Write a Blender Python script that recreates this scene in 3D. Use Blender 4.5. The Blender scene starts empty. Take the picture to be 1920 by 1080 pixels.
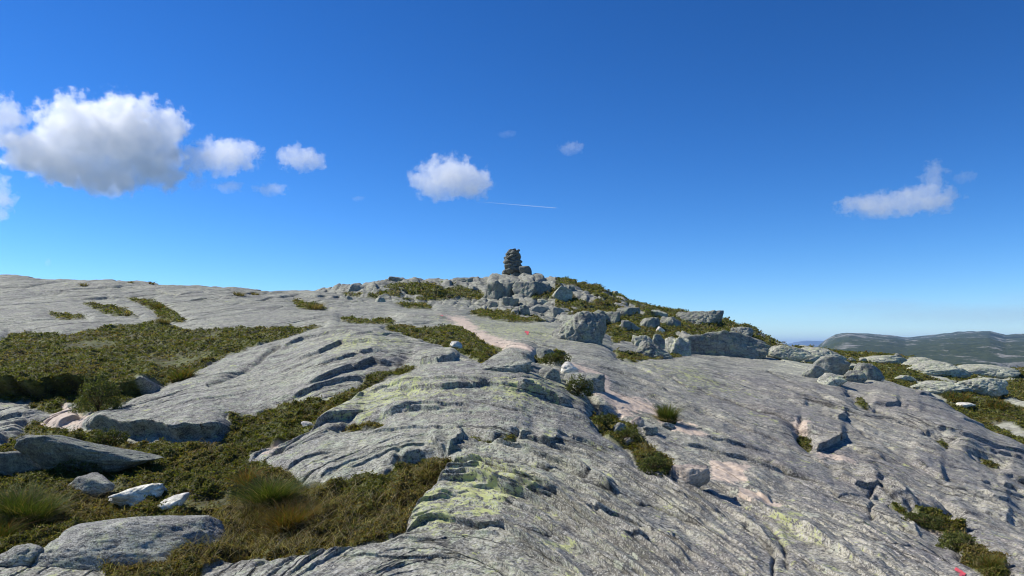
import bpy, math, random
import numpy as np
from mathutils import Vector, Matrix

scene = bpy.context.scene
COL = scene.collection
F = 1385.0          # focal length in photo pixels
HV = 650.0          # row of the true horizon

# ------------------------------------------------------------------ camera
cam_d = bpy.data.cameras.new("camera")
cam = bpy.data.objects.new("camera", cam_d)
COL.objects.link(cam)
scene.camera = cam
cam.location = (0, 0, 0)
cam.rotation_euler = (math.radians(90), 0, 0)
cam_d.sensor_width = 36.0
cam_d.lens = 36.0 * F / 1920.0
cam_d.shift_y = (HV - 540.0) / 1920.0
cam_d.clip_start = 0.1
cam_d.clip_end = 60000

# ------------------------------------------------------------------ world, sun, exposure
SUN_EL, SUN_AZ = math.radians(47), math.radians(-72)   # azimuth from +Y, clockwise positive
world = bpy.data.worlds.new("World")
scene.world = world
world.use_nodes = True
wn, wl = world.node_tree.nodes, world.node_tree.links
wn.clear()
w_out = wn.new("ShaderNodeOutputWorld")
w_bg = wn.new("ShaderNodeBackground")
w_sky = wn.new("ShaderNodeTexSky")
w_sky.sky_type = 'NISHITA'
w_sky.sun_disc = False
w_sky.sun_elevation = SUN_EL
w_sky.sun_rotation = SUN_AZ
w_sky.altitude = 2500
w_sky.air_density = 1.0
w_sky.dust_density = 0.25
w_sky.ozone_density = 4.0
w_hs = wn.new("ShaderNodeHueSaturation")
w_hs.inputs['Saturation'].default_value = 1.25
SKY = 0.135
w_bg.inputs[1].default_value = SKY
wl.new(w_sky.outputs[0], w_hs.inputs['Color'])
# deep clear mountain-air blue: a contrast curve on the whole sky
w_m1 = wn.new("ShaderNodeVectorMath"); w_m1.operation = 'SCALE'; w_m1.inputs['Scale'].default_value = SKY
w_gm = wn.new("ShaderNodeGamma"); w_gm.inputs[1].default_value = 1.33
w_m2 = wn.new("ShaderNodeVectorMath"); w_m2.operation = 'SCALE'; w_m2.inputs['Scale'].default_value = 1.04 / SKY
wl.new(w_hs.outputs[0], w_m1.inputs[0]); wl.new(w_m1.outputs[0], w_gm.inputs[0])
wl.new(w_gm.outputs[0], w_m2.inputs[0]); wl.new(w_m2.outputs[0], w_bg.inputs[0])
wl.new(w_bg.outputs[0], w_out.inputs[0])

sun_d = bpy.data.lights.new("sun", 'SUN')
sun_d.energy = 5.0
sun_d.angle = math.radians(0.55)
sun_d.color = (1.0, 0.955, 0.88)
sun = bpy.data.objects.new("sun", sun_d)
COL.objects.link(sun)
SUN_DIR = Vector((math.sin(SUN_AZ) * math.cos(SUN_EL), math.cos(SUN_AZ) * math.cos(SUN_EL), math.sin(SUN_EL)))
sun.rotation_euler = SUN_DIR.to_track_quat('Z', 'Y').to_euler()
sun.location = (-20, 10, 40)

scene.view_settings.view_transform = 'Standard'
scene.view_settings.look = 'None'
scene.view_settings.exposure = 0.24
scene.view_settings.gamma = 1.0
scene.cycles.max_bounces = 16
scene.cycles.diffuse_bounces = 2
scene.cycles.glossy_bounces = 2
scene.cycles.transparent_max_bounces = 12
scene.cycles.volume_bounces = 14
scene.cycles.volume_max_steps = 256
scene.cycles.filter_width = 1.1

rng = np.random.default_rng(7)

# ------------------------------------------------------------------ noise helpers
_G = np.stack([np.cos(np.arange(256) * 2 * np.pi / 256), np.sin(np.arange(256) * 2 * np.pi / 256)], 1)
_P = np.random.default_rng(3).permutation(256)
_P = np.concatenate([_P, _P, _P])

def perlin(x, y, seed=0):
    x = x + seed * 37.31; y = y + seed * 91.17
    xi = np.floor(x).astype(np.int64); yi = np.floor(y).astype(np.int64)
    xf = x - xi; yf = y - yi
    xi &= 255; yi &= 255
    u = xf * xf * xf * (xf * (xf * 6 - 15) + 10); v = yf * yf * yf * (yf * (yf * 6 - 15) + 10)
    def g(ix, iy, fx, fy):
        h = _P[(_P[ix & 255] + iy) & 511] & 255
        gr = _G[h]
        return gr[..., 0] * fx + gr[..., 1] * fy
    n00 = g(xi, yi, xf, yf); n10 = g(xi + 1, yi, xf - 1, yf)
    n01 = g(xi, yi + 1, xf, yf - 1); n11 = g(xi + 1, yi + 1, xf - 1, yf - 1)
    return ((n00 * (1 - u) + n10 * u) * (1 - v) + (n01 * (1 - u) + n11 * u) * v) * 1.5

def fbm(x, y, octs=4, seed=0, gain=0.5):
    r = 0; a = 1.0; s = 0
    for i in range(octs):
        r = r + a * perlin(x, y, seed + i * 5)
        s += a
        x = x * 2.03; y = y * 2.03; a *= gain
    return r / s * 1.3

def hsh(a, b, seed=0):
    n = np.sin(a * 127.1 + b * 311.7 + seed * 74.7) * 43758.5453
    return n - np.floor(n)

def blocks(x, y, seed=0, tilt=0.8):
    """blocky bedrock: each cell of a jittered grid is a tilted facet, edges drop into joints"""
    xi = np.floor(x); yi = np.floor(y)
    d1 = np.full(x.shape, 9.0); d2 = np.full(x.shape, 9.0); h = np.zeros(x.shape)
    for dx in (-1, 0, 1):
        for dy in (-1, 0, 1):
            cx = xi + dx; cy = yi + dy
            px = cx + 0.15 + 0.7 * hsh(cx, cy, seed); py = cy + 0.15 + 0.7 * hsh(cx, cy, seed + 1)
            d = (x - px) ** 2 + (y - py) ** 2
            hh = hsh(cx, cy, seed + 2) + tilt * ((x - px) * (hsh(cx, cy, seed + 3) - .5) * 2 + (y - py) * (hsh(cx, cy, seed + 4) - .3) * 2)
            near = d < d1
            d2 = np.where(near, d1, np.minimum(d2, d))
            h = np.where(near, hh, h)
            d1 = np.where(near, d, d1)
    edge = np.sqrt(d2) - np.sqrt(d1)
    return h - 0.5 - 0.55 * np.exp(-(edge / 0.09) ** 2), edge

def smooth(t):
    t = np.clip(t, 0, 1)
    return t * t * (3 - 2 * t)

def value3(p, seed=0):
    i = np.floor(p); f = p - i; f = f * f * (3 - 2 * f)
    def h(a, b, c):
        n = np.sin(a * 127.1 + b * 311.7 + c * 74.7 + seed * 19.19) * 43758.5453
        return n - np.floor(n)
    r = 0
    for dx in (0, 1):
        for dy in (0, 1):
            for dz in (0, 1):
                w = (f[:, 0] if dx else 1 - f[:, 0]) * (f[:, 1] if dy else 1 - f[:, 1]) * (f[:, 2] if dz else 1 - f[:, 2])
                r = r + w * h(i[:, 0] + dx, i[:, 1] + dy, i[:, 2] + dz)
    return r * 2 - 1

def fbm3(p, octs=4, seed=0):
    r = 0; a = 1.0; s = 0
    for k in range(octs):
        r = r + a * value3(p, seed + k); s += a; p = p * 2.07 + 3.1; a *= 0.5
    return r / s

# ------------------------------------------------------------------ object helpers
def tag(o, label=None, cat=None, group=None, kind=None):
    if label: o['label'] = label
    if cat: o['category'] = cat
    if group: o['group'] = group
    if kind: o['kind'] = kind
    return o

def mesh_np(name, verts, faces, mat, smooth_shade=True, parent=None):
    """verts (n,3), faces (m,k) numpy with constant k"""
    me = bpy.data.meshes.new(name)
    verts = np.ascontiguousarray(verts, dtype=np.float32); faces = np.ascontiguousarray(faces, dtype=np.int32)
    k = faces.shape[1]
    me.vertices.add(len(verts)); me.vertices.foreach_set('co', verts.ravel())
    me.loops.add(faces.size); me.loops.foreach_set('vertex_index', faces.ravel())
    me.polygons.add(len(faces))
    me.polygons.foreach_set('loop_start', np.arange(0, faces.size, k, dtype=np.int32))
    me.polygons.foreach_set('loop_total', np.full(len(faces), k, dtype=np.int32))
    me.polygons.foreach_set('use_smooth', np.full(len(faces), smooth_shade, dtype=bool))
    me.update(calc_edges=True)
    if mat: me.materials.append(mat)
    o = bpy.data.objects.new(name, me)
    COL.objects.link(o)
    if parent: o.parent = parent
    return o

def vcol(me, name, data):
    a = me.color_attributes.new(name, 'FLOAT_COLOR', 'POINT')
    a.data.foreach_set('color', np.ascontiguousarray(data, dtype=np.float32).ravel())

def grid_faces(nr, nc):
    i = np.arange(nr * nc).reshape(nr, nc)
    return np.stack([i[:-1, :-1].ravel(), i[:-1, 1:].ravel(), i[1:, 1:].ravel(), i[1:, :-1].ravel()], 1)

# ------------------------------------------------------------------ materials
class NT:
    def __init__(s, name):
        s.m = bpy.data.materials.new(name); s.m.use_nodes = True
        s.t = s.m.node_tree; s.t.nodes.clear()
        s.out = s.t.nodes.new('ShaderNodeOutputMaterial')
    def n(s, typ, **kw):
        nd = s.t.nodes.new(typ)
        for k, v in kw.items(): setattr(nd, k, v)
        return nd
    def l(s, a, b): s.t.links.new(a, b)
    def noise(s, vec, scale, detail=6, rough=0.6, dist=0.0):
        nd = s.n('ShaderNodeTexNoise'); nd.inputs['Scale'].default_value = scale
        nd.inputs['Detail'].default_value = detail; nd.inputs['Roughness'].default_value = rough
        nd.inputs['Distortion'].default_value = dist
        if vec is not None: s.l(vec, nd.inputs['Vector'])
        return nd.outputs['Fac']
    def voro(s, vec, scale, feature='F1'):
        nd = s.n('ShaderNodeTexVoronoi', feature=feature); nd.inputs['Scale'].default_value = scale
        s.l(vec, nd.inputs['Vector']); return nd
    def warped(s, vec, scale, amt):
        nz = s.n('ShaderNodeTexNoise'); nz.inputs['Scale'].default_value = scale; nz.inputs['Detail'].default_value = 4; s.l(vec, nz.inputs['Vector'])
        a = s.n('ShaderNodeVectorMath', operation='MULTIPLY_ADD'); s.l(nz.outputs['Color'], a.inputs[0])
        a.inputs[1].default_value = (amt,) * 3; s.l(vec, a.inputs[2]); return a.outputs[0]
    def ramp(s, fac, stops):
        nd = s.n('ShaderNodeValToRGB'); s.l(fac, nd.inputs[0])
        e = nd.color_ramp.elements
        while len(e) < len(stops): e.new(0.5)
        for k, (p, c) in enumerate(stops):
            e[k].position = p
            e[k].color = (c, c, c, 1) if not isinstance(c, tuple) else (*c, 1)
        return nd.outputs[0]
    def mix(s, fac, a, b, mode='MIX'):
        nd = s.n('ShaderNodeMix', data_type='RGBA', blend_type=mode)
        for sock, v in ((nd.inputs[0], fac), (nd.inputs[6], a), (nd.inputs[7], b)):
            if hasattr(v, 'is_linked') or hasattr(v, 'links'): s.l(v, sock)
            elif isinstance(v, tuple): sock.default_value = (*v, 1)
            else: sock.default_value = v
        return nd.outputs[2]
    def math(s, op, a, b=0.0, clamp=False):
        nd = s.n('ShaderNodeMath', operation=op); nd.use_clamp = clamp
        for sock, v in ((nd.inputs[0], a), (nd.inputs[1], b)):
            if hasattr(v, 'links'): s.l(v, sock)
            else: sock.default_value = v
        return nd.outputs[0]
    def mapping(s, vec, scale=(1, 1, 1), rot=(0, 0, 0), loc=(0, 0, 0)):
        nd = s.n('ShaderNodeMapping'); s.l(vec, nd.inputs[0])
        nd.inputs['Scale'].default_value = scale; nd.inputs['Rotation'].default_value = rot; nd.inputs['Location'].default_value = loc
        return nd.outputs[0]
    def bump(s, h, strength, dist, normal=None):
        nd = s.n('ShaderNodeBump'); nd.inputs['Strength'].default_value = strength
        nd.inputs['Distance'].default_value = dist; s.l(h, nd.inputs['Height'])
        if normal is not None: s.l(normal, nd.inputs['Normal'])
        return nd.outputs[0]

def rock_mat(name, tone=(0.30, 0.305, 0.30), lichen=0.35, dark=0.5, terrain=False, sc=1.0, streak=(1, 1, 1)):
    g = NT(name)
    tc = g.n('ShaderNodeTexCoord'); ob = tc.outputs['Object']
    ob2 = g.mapping(ob, streak)
    big = g.noise(ob, 0.55 * sc, 5, .6)
    mid = g.noise(ob2, 3.2 * sc, 8, .68)
    fine = g.noise(ob2, 21 * sc, 6, .7)
    spk = g.noise(ob, 60 * sc, 3, .6)
    t = tone
    c = g.mix(g.ramp(mid, [(.38, 0.0), (.60, 1.0)]), tuple(v * .60 for v in t), tuple(v * 1.35 for v in t))
    c = g.mix(g.ramp(big, [(.42, 0.0), (.58, 1.0)]), g.mix(1.0, c, (.72, .71, .71), 'MULTIPLY'), g.mix(1.0, c, (1.12, 1.14, 1.02), 'MULTIPLY'))
    dk = g.noise(ob2, 9 * sc, 7, .72)
    c = g.mix(g.ramp(dk, [(.42, dark * .9), (.465, 0.0)]), c, (.085, .085, .08))
    # grey-green crust lichen
    gl = g.ramp(g.noise(ob, 5.5 * sc, 7, .72), [(.50, 0.0), (.60, 1.0)])
    lf = g.math('MULTIPLY', gl, min(1.0, lichen * 1.3))
    if terrain:
        a0 = g.n('ShaderNodeAttribute', attribute_name='tone'); s0 = g.n('ShaderNodeSeparateColor'); g.l(a0.outputs[0], s0.inputs[0])
        lf = g.math('MULTIPLY', lf, g.math('ADD', g.math('MULTIPLY', s0.outputs[0], 1.1), .35), True)
    c = g.mix(lf, c, (0.31, 0.34, 0.235))
    # black speckle
    bs = g.ramp(fine, [(.41, 1.0), (.48, 0.0)])
    c = g.mix(g.math('MULTIPLY', bs, dark), c, (0.07, 0.072, 0.07))
    bs2 = g.ramp(spk, [(.38, 1.0), (.45, 0.0)])
    c = g.mix(g.math('MULTIPLY', bs2, dark * .8), c, (0.055, 0.055, 0.055))
    ws = g.ramp(spk, [(.54, 0.0), (.62, 1.0)])
    c = g.mix(g.math('MULTIPLY', ws, .65), c, (0.50, 0.50, 0.45))
    h = g.math('ADD', g.math('MULTIPLY', mid, 1.0), g.math('MULTIPLY', fine, .35))
    h = g.math('ADD', h, g.math('MULTIPLY', spk, .25))
    yl_n = g.noise(ob, 6.5 * sc, 9, .80)
    if terrain:
        at = g.n('ShaderNodeAttribute', attribute_name='masks')     # r soil/plants, g pink gravel, b yellow lichen
        a2 = g.n('ShaderNodeAttribute', attribute_name='tone')       # r foliation shade, g pale, b low ground
        sep = g.n('ShaderNodeSeparateColor'); g.l(at.outputs[0], sep.inputs[0])
        sep2 = g.n('ShaderNodeSeparateColor'); g.l(a2.outputs[0], sep2.inputs[0])
        uvn = g.n('ShaderNodeUVMap', uv_map='strata')
        st = g.noise(g.mapping(uvn.outputs[0], (12.0, 40, 1)), 1.0, 8, .70, .0)
        st2 = g.noise(g.mapping(uvn.outputs[0], (60, 150, 1)), 1.0, 7, .74, .0)
        c = g.mix(g.math('MULTIPLY', g.ramp(st, [(.38, 1.0), (.47, 0.0)]), g.ramp(g.noise(ob, .7, 4, .6), [(.45, .2), (.56, 1.0)])), c, g.mix(1.0, c, (.62, .62, .63), 'MULTIPLY'))
        pm = g.ramp(g.noise(ob, 1.3, 5, .65), [(.43, .1), (.57, 1.0)])
        c = g.mix(g.math('MULTIPLY', g.ramp(st2, [(.40, .5), (.47, 0.0)]), pm), c, g.mix(1.0, c, (.62, .62, .63), 'MULTIPLY'))
        c = g.mix(g.math('MULTIPLY', g.ramp(st2, [(.52, 0.0), (.62, .35)]), pm), c, (.46, .465, .45))
        m1 = g.ramp(g.noise(ob, .9, 5, .65), [(.44, 0.0), (.56, 1.0)])
        for (sx, sy, wd, seed) in ((2.2, 12, .014, 0),):
            vw = g.warped(g.mapping(uvn.outputs[0], (sx, sy, 1), loc=(seed, seed, 0)), 1.4, .9)
            vd = g.voro(vw, 1.0, 'DISTANCE_TO_EDGE').outputs['Distance']
            brk = g.ramp(g.noise(g.mapping(uvn.outputs[0], (sx * 1.2, sy * .6, 1), loc=(7 + seed, 1, 0)), 1.0, 4, .6), [(.47, 0.0), (.54, 1.0)])
            ck = g.math('MULTIPLY', g.ramp(vd, [(0, 1.0), (wd, 0.0)]), brk)
            c = g.mix(g.math('MULTIPLY', ck, .8), c, (.045, .045, .04))
            h = g.math('SUBTRACT', h, g.math('MULTIPLY', ck, 1.6))
        # round crusts of pale and yellow map lichen
        lv = g.voro(g.warped(ob, 9, .16), 3.6); ls = g.n('ShaderNodeSeparateColor'); g.l(lv.outputs['Color'], ls.inputs[0])
        disc = g.math('MULTIPLY', g.math('SUBTRACT', g.math('MULTIPLY', ls.outputs[1], .42), lv.outputs['Distance']), 16.0, True)
        crust = g.math('MULTIPLY', disc, g.math('MULTIPLY', g.ramp(fine, [(.45, .0), (.49, 1.0)]), g.ramp(spk, [(.40, .2), (.47, 1.0)])))
        c = g.mix(g.math('MULTIPLY', crust, g.math('GREATER_THAN', ls.outputs[0], .62)), c, (.38, .40, .31))
        c = g.mix(g.math('MULTIPLY', crust, g.math('GREATER_THAN', ls.outputs[2], .93)), c, (.39, .42, .19))
        h = g.math('ADD', h, g.math('MULTIPLY', st2, .12))
        h = g.math('ADD', h, g.math('MULTIPLY', st, .25))
        # pale / purple-grey worn rock
        c = g.mix(g.math('MULTIPLY', sep2.outputs[1], .75), c, g.mix(1.0, c, (1.05, 1.0, 1.03), 'MULTIPLY'))
        # whitish-green far lichen
        c = g.mix(g.math('MULTIPLY', sep2.outputs[2], g.ramp(mid, [(.36, .2), (.6, .85)])), c, (.47, .48, .36))
        # yellow map lichen
        thr = g.math('SUBTRACT', g.math('ADD', yl_n, g.math('MULTIPLY', sep.outputs[2], .115)), .632)
        yl = g.math('MULTIPLY', thr, 60.0, True)
        yl = g.math('MULTIPLY', yl, g.ramp(fine, [(.44, .0), (.50, 1.0)]))
        c = g.mix(g.math('MULTIPLY', yl, .8), c, (.42, .45, .18))
        # pink worn gravel
        pk = g.mix(g.ramp(fine, [(.3, 0.0), (.7, 1.0)]), (.36, .27, .20), (.62, .53, .43))
        pf = g.math('MULTIPLY', g.math('SUBTRACT', g.math('ADD', g.math('MULTIPLY', sep.outputs[1], .62), g.math('ADD', g.math('MULTIPLY', mid, 1.3), g.math('MULTIPLY', fine, .9))), 1.40), 8.0, True)
        c = g.mix(pf, c, pk)
        # soil and plant litter under the heather
        lit = g.noise(ob, 30, 5, .7)
        soil = g.mix(g.ramp(lit, [(.35, 0.0), (.65, 1.0)]), (.022, .018, .012), (.085, .075, .038))
        grn = g.mix(g.ramp(g.noise(ob, 11, 5, .7), [(.38, 0.0), (.6, 1.0)]), (.045, .052, .013), (.14, .155, .035))
        soil = g.mix(g.ramp(g.noise(ob, 1.3, 4, .6), [(.38, .15), (.58, .9)]), soil, grn)
        jshade = g.n('ShaderNodeSeparateColor'); a3 = g.n('ShaderNodeAttribute', attribute_name='joints'); g.l(a3.outputs[0], jshade.inputs[0])
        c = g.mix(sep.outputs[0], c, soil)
        c = g.mix(g.math('MULTIPLY', jshade.outputs[0], g.ramp(fine, [(.40, 1.0), (.60, .5)])), c, (.030, .027, .020))  # painted groove shade: near-black mixed in along the joints
    else:
        yl = g.ramp(yl_n, [(.62 - .12 * lichen, 0.0), (.66 - .10 * lichen, 1.0)])
        c = g.mix(g.math('MULTIPLY', yl, .6 * lichen), c, (.44, .48, .20))
    b = g.n('ShaderNodeBsdfPrincipled')
    b.inputs['Roughness'].default_value = .82
    b.inputs['Specular IOR Level'].default_value = .28
    g.l(c, b.inputs['Base Color'])
    g.l(g.bump(h, .8, .026 / sc ** .5), b.inputs['Normal'])
    g.l(b.outputs[0], g.out.inputs[0])
    return g.m

def leaf_mat(name):
    g = NT(name)
    at = g.n('ShaderNodeAttribute', attribute_name='tint')
    d = g.n('ShaderNodeBsdfPrincipled'); d.inputs['Roughness'].default_value = .7
    d.inputs['Specular IOR Level'].default_value = .15
    g.l(at.outputs[0], d.inputs['Base Color'])
    tr = g.n('ShaderNodeBsdfTranslucent')
    g.l(g.mix(1.0, at.outputs[0], (1.5, 1.6, .7), 'MULTIPLY'), tr.inputs[0])
    mx = g.n('ShaderNodeMixShader'); mx.inputs[0].default_value = .33
    g.l(d.outputs[0], mx.inputs[1]); g.l(tr.outputs[0], mx.inputs[2])
    g.l(mx.outputs[0], g.out.inputs[0])
    return g.m

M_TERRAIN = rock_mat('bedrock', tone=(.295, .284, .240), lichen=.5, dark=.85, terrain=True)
M_GREY = rock_mat('grey_rock', tone=(.32, .318, .28), lichen=.55, dark=.85, sc=1.6, streak=(1, 1, 2.2))
M_FAR = rock_mat('hill_rock', tone=(.25, .245, .205), lichen=.7, dark=.85, sc=.8, streak=(1, 1, 1.5))
M_PALE = rock_mat('pale_rock', tone=(.50, .49, .40), lichen=.8, dark=.7, sc=.8, streak=(1, 1, 1.5))
M_WHITE = rock_mat('white_quartz', tone=(.80, .76, .68), lichen=.1, dark=.30, sc=3.0, streak=(1, 1, 3))
M_DARK = rock_mat('dark_lichened_rock', tone=(.17, .18, .155), lichen=.5, dark=.75, sc=2.2)
M_CAIRN = rock_mat('cairn_stone', tone=(.105, .105, .088), lichen=.4, dark=.7, sc=2.0)
M_LEAF = leaf_mat('heather_leaf')
M_GRASS = leaf_mat('grass_blade')

# ------------------------------------------------------------------ terrain: base surface
# profiles of the hillside: for a bearing (photo column) a list of (distance ahead, row at which it is seen)
MAIN = {
 -250: [(2.2,1420),(4.9,1080),(6.2,985),(7.8,910),(9.3,860),(11.5,800),(14,745),(17.5,685),(21.5,640),(28,592),(38,548),(50,513),(57,520),(75,580),(120,700)],
 0:    [(2.2,1420),(4.8,1080),(6,985),(7.5,910),(9,860),(11,805),(13.5,750),(17,690),(21,645),(28,598),(38,555),(50,521),(57,527),(75,585),(120,700)],
 240:  [(2.2,1420),(4.7,1080),(6,985),(7.2,915),(8.6,860),(10.5,805),(13,755),(17,695),(21.5,645),(28,600),(38,559),(50,529),(57,537),(75,590),(120,720)],
 480:  [(2.2,1420),(4.6,1080),(5.6,1000),(6.6,930),(7.8,870),(9.2,810),(11,760),(14,705),(18,650),(23,615),(30,588),(40,562),(50,546),(57,555),(75,610),(120,730)],
 700:  [(2.2,1420),(4.4,1080),(5.4,985),(6.6,900),(8,820),(9.5,765),(11.5,710),(14,660),(18,618),(24,606),(32,588),(42,567),(50,558),(60,575),(80,630),(120,730)],
 850:  [(2.2,1400),(4.3,1080),(5.4,965),(6.7,870),(8.1,790),(9.5,725),(11,690),(14,668),(18,642),(24,614),(32,594),(42,580),(50,578),(60,592),(80,640),(120,740)],
 960:  [(2.2,1400),(4.3,1080),(5.4,960),(6.8,860),(8.2,780),(9.6,715),(11,690),(14,672),(18,648),(24,624),(32,602),(38,594),(46,596),(60,620),(80,660),(120,750)],
 1100: [(2.2,1400),(4.3,1080),(5.5,968),(7,870),(8.8,795),(11,735),(14,690),(18,662),(24,640),(30,626),(36,620),(44,626),(60,650),(80,690),(120,760)],
 1200: [(2.2,1400),(4.4,1080),(5.6,985),(7.2,890),(9,820),(11.5,760),(15,710),(20,680),(26,663),(32,656),(38,656),(50,672),(80,720),(120,780)],
 1440: [(2.2,1400),(4.6,1080),(6,1000),(8,910),(10.5,835),(14,770),(19,715),(25,688),(31,670),(37,664),(46,672),(80,740),(120,800)],
 1600: [(2.2,1380),(5,1080),(6.8,990),(9,915),(12,840),(16,775),(21,722),(26,700),(30,697),(36,710),(50,760),(80,820),(120,840)],
 1750: [(2.2,1380),(5.3,1080),(7.2,1010),(9.5,935),(12.5,860),(16,800),(20,754),(22.5,742),(26,750),(35,810),(80,880),(120,880)],
 1920: [(2.2,1380),(5.8,1080),(8,1025),(10.5,960),(13,902),(16,850),(17.6,838),(20,850),(30,910),(80,920),(120,900)],
 2150: [(2.2,1400),(6.3,1090),(8.5,1050),(11,1010),(13,985),(14,980),(17,1000),(30,1020),(80,950),(120,900)],
}
HILL = {
 400:  [(30,760),(40,680),(55,640),(62,635),(75,680),(120,760)],
 540:  [(30,740),(40,640),(50,600),(60,570),(64,566),(74,600),(120,740)],
 600:  [(30,720),(40,625),(50,575),(58,548),(63,541),(72,570),(120,740)],
 680:  [(30,700),(40,612),(50,566),(59,532),(64,523),(72,545),(120,720)],
 800:  [(30,690),(40,612),(47,582),(55,548),(64,520),(72,538),(120,720)],
 870:  [(30,690),(38,616),(47,582),(54,556),(60,535),(66,517),(74,536),(120,720)],
 960:  [(28,700),(36,625),(42,600),(48,580),(54,556),(60,530),(66,510),(74,528),(120,710)],
 1040: [(28,710),(36,634),(42,606),(48,580),(54,552),(60,528),(66,513),(74,538),(120,710)],
 1120: [(28,710),(34,655),(40,624),(46,598),(53,568),(60,546),(65,535),(74,560),(120,710)],
 1200: [(28,710),(33,664),(38,642),(44,617),(52,592),(60,571),(64,563),(72,590),(120,720)],
 1290: [(28,720),(33,674),(38,652),(46,622),(54,600),(62,580),(72,608),(120,740)],
 1360: [(28,730),(34,678),(42,646),(50,622),(60,593),(70,620),(120,750)],
 1420: [(28,740),(36,682),(44,656),(54,632),(60,618),(70,645),(120,760)],
 1490: [(28,760),(38,700),(50,672),(58,656),(70,680),(120,780)],
 1600: [(28,800),(50,720),(60,700),(80,730),(120,800)],
}
LOW = {
 1300: [(25,900),(40,800),(60,760),(120,800)],
 1400: [(25,800),(30,740),(40,690),(50,670),(60,663),(80,690),(120,780)],
 1500: [(25,780),(30,720),(36,692),(44,674),(54,660),(62,652),(75,672),(120,760)],
 1600: [(25,790),(30,735),(36,708),(44,688),(54,670),(62,660),(72,666),(120,760)],
 1700: [(22,800),(28,752),(34,725),(42,702),(52,683),(60,674),(66,672),(80,690),(120,780)],
 1800: [(20,830),(25,790),(30,762),(38,730),(48,707),(56,697),(64,694),(75,702),(120,800)],
 1920: [(17,870),(22,832),(26,806),(32,770),(40,735),(50,710),(58,699),(66,694),(76,702),(120,800)],
 2150: [(15,930),(20,870),(30,790),(40,745),(50,715),(60,700),(70,700),(120,800)],
}
uc = np.concatenate([np.arange(-760, -60, 9.0), np.arange(-60, 1980, 2.0), np.arange(1980, 2680, 9.0)])
lr = np.concatenate([np.arange(math.log(2.2), math.log(3.9), .01), np.arange(math.log(3.9), math.log(7.5), .0014), np.arange(math.log(7.5), math.log(72), .0021), np.linspace(math.log(72), math.log(420), 70)])
NR, NC = len(lr), len(uc)
D = np.exp(lr)

def gsm(a, sig, axis):
    k = np.arange(-int(3 * sig), int(3 * sig) + 1); w = np.exp(-k * k / (2.0 * sig * sig)); w /= w.sum()
    pad = [(0, 0), (0, 0)]; pad[axis] = (len(k) // 2, len(k) // 2)
    b = np.pad(a, pad, mode='edge')
    return np.apply_along_axis(lambda m: np.convolve(m, w, 'valid'), axis, b)

def layer(prof):
    us = sorted(prof); ug = np.arange(-760, 2681, 20.0); dg = np.linspace(lr[0], lr[-1], 360)
    cols = []
    for u in us:
        p = prof[u]; x = np.log([q[0] for q in p]); z = [(HV - q[1]) * q[0] / F for q in p]
        x = list(x) + [math.log(420)]; z = list(z) + [z[-1] - 45]
        if p[0][0] > 5:
            x = [lr[0], math.log(p[0][0] * .8)] + x; z = [-14, z[0] - 2.5] + z
        cols.append(np.interp(dg, x, z))
    cols = np.array(cols)                                    # (nu, nd) heights
    out = np.array([np.interp(ug, us, cols[:, k]) for k in range(len(dg))])   # (nd, nu)
    out = gsm(gsm(out, 1.6, 0), 1.6, 1)
    # bilinear upsample to the full grid
    fi = np.interp(lr, dg, np.arange(len(dg))); fj = np.interp(uc, ug, np.arange(len(ug)))
    i0 = np.clip(fi.astype(int), 0, len(dg) - 2); j0 = np.clip(fj.astype(int), 0, len(ug) - 2)
    a = (fi - i0)[:, None]; b = (fj - j0)[None, :]
    return (out[i0][:, j0] * (1 - a) * (1 - b) + out[i0 + 1][:, j0] * a * (1 - b) + out[i0][:, j0 + 1] * (1 - a) * b + out[i0 + 1][:, j0 + 1] * a * b)

DD = D[:, None]
X = (uc[None, :] - 960) / F * DD
Y = np.broadcast_to(DD, X.shape)
Zm, Zh, Zl = layer(MAIN), layer(HILL), layer(LOW)
Zl[:, uc < 1300] -= 8
edge_in = smooth((D - 34) / 10)[:, None]
bh, be = blocks(X / 2.6, Y / 4.2, 5, .9)
bh2, be2 = blocks(X / .95 + 3, Y / 1.7, 9, .9)
rug = bh * .30 + bh2 * .22 + fbm(X * .7, Y * .4, 5, 4) * .45
Zh = Zh + rug * .75 - .10
Zl = Zl + fbm(X * .25, Y * .2, 4, 21) * .45 + fbm(X * 1.3, Y * .8, 3, 22) * .08
far_break = smooth((D - 26) / 18)[:, None]
Zm = Zm + far_break * ((bh * .10) + fbm(X * .35, Y * .25, 4, 31) * .22)
Z = np.maximum(np.maximum(Zm, Zh), Zl)
L_h = (Zh >= Z - 1e-6); L_l = (Zl >= Z - 1e-6)
VB = HV - Z / DD * F                                         # row where each point of the base shows
UU = np.broadcast_to(uc[None, :], VB.shape)
UM = np.where(UU < 0, -UU, np.where(UU > 1920, 3840 - UU, UU))   # the margins mirror the neighbouring ground
PX = F / DD                                                  # pixels per metre

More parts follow.
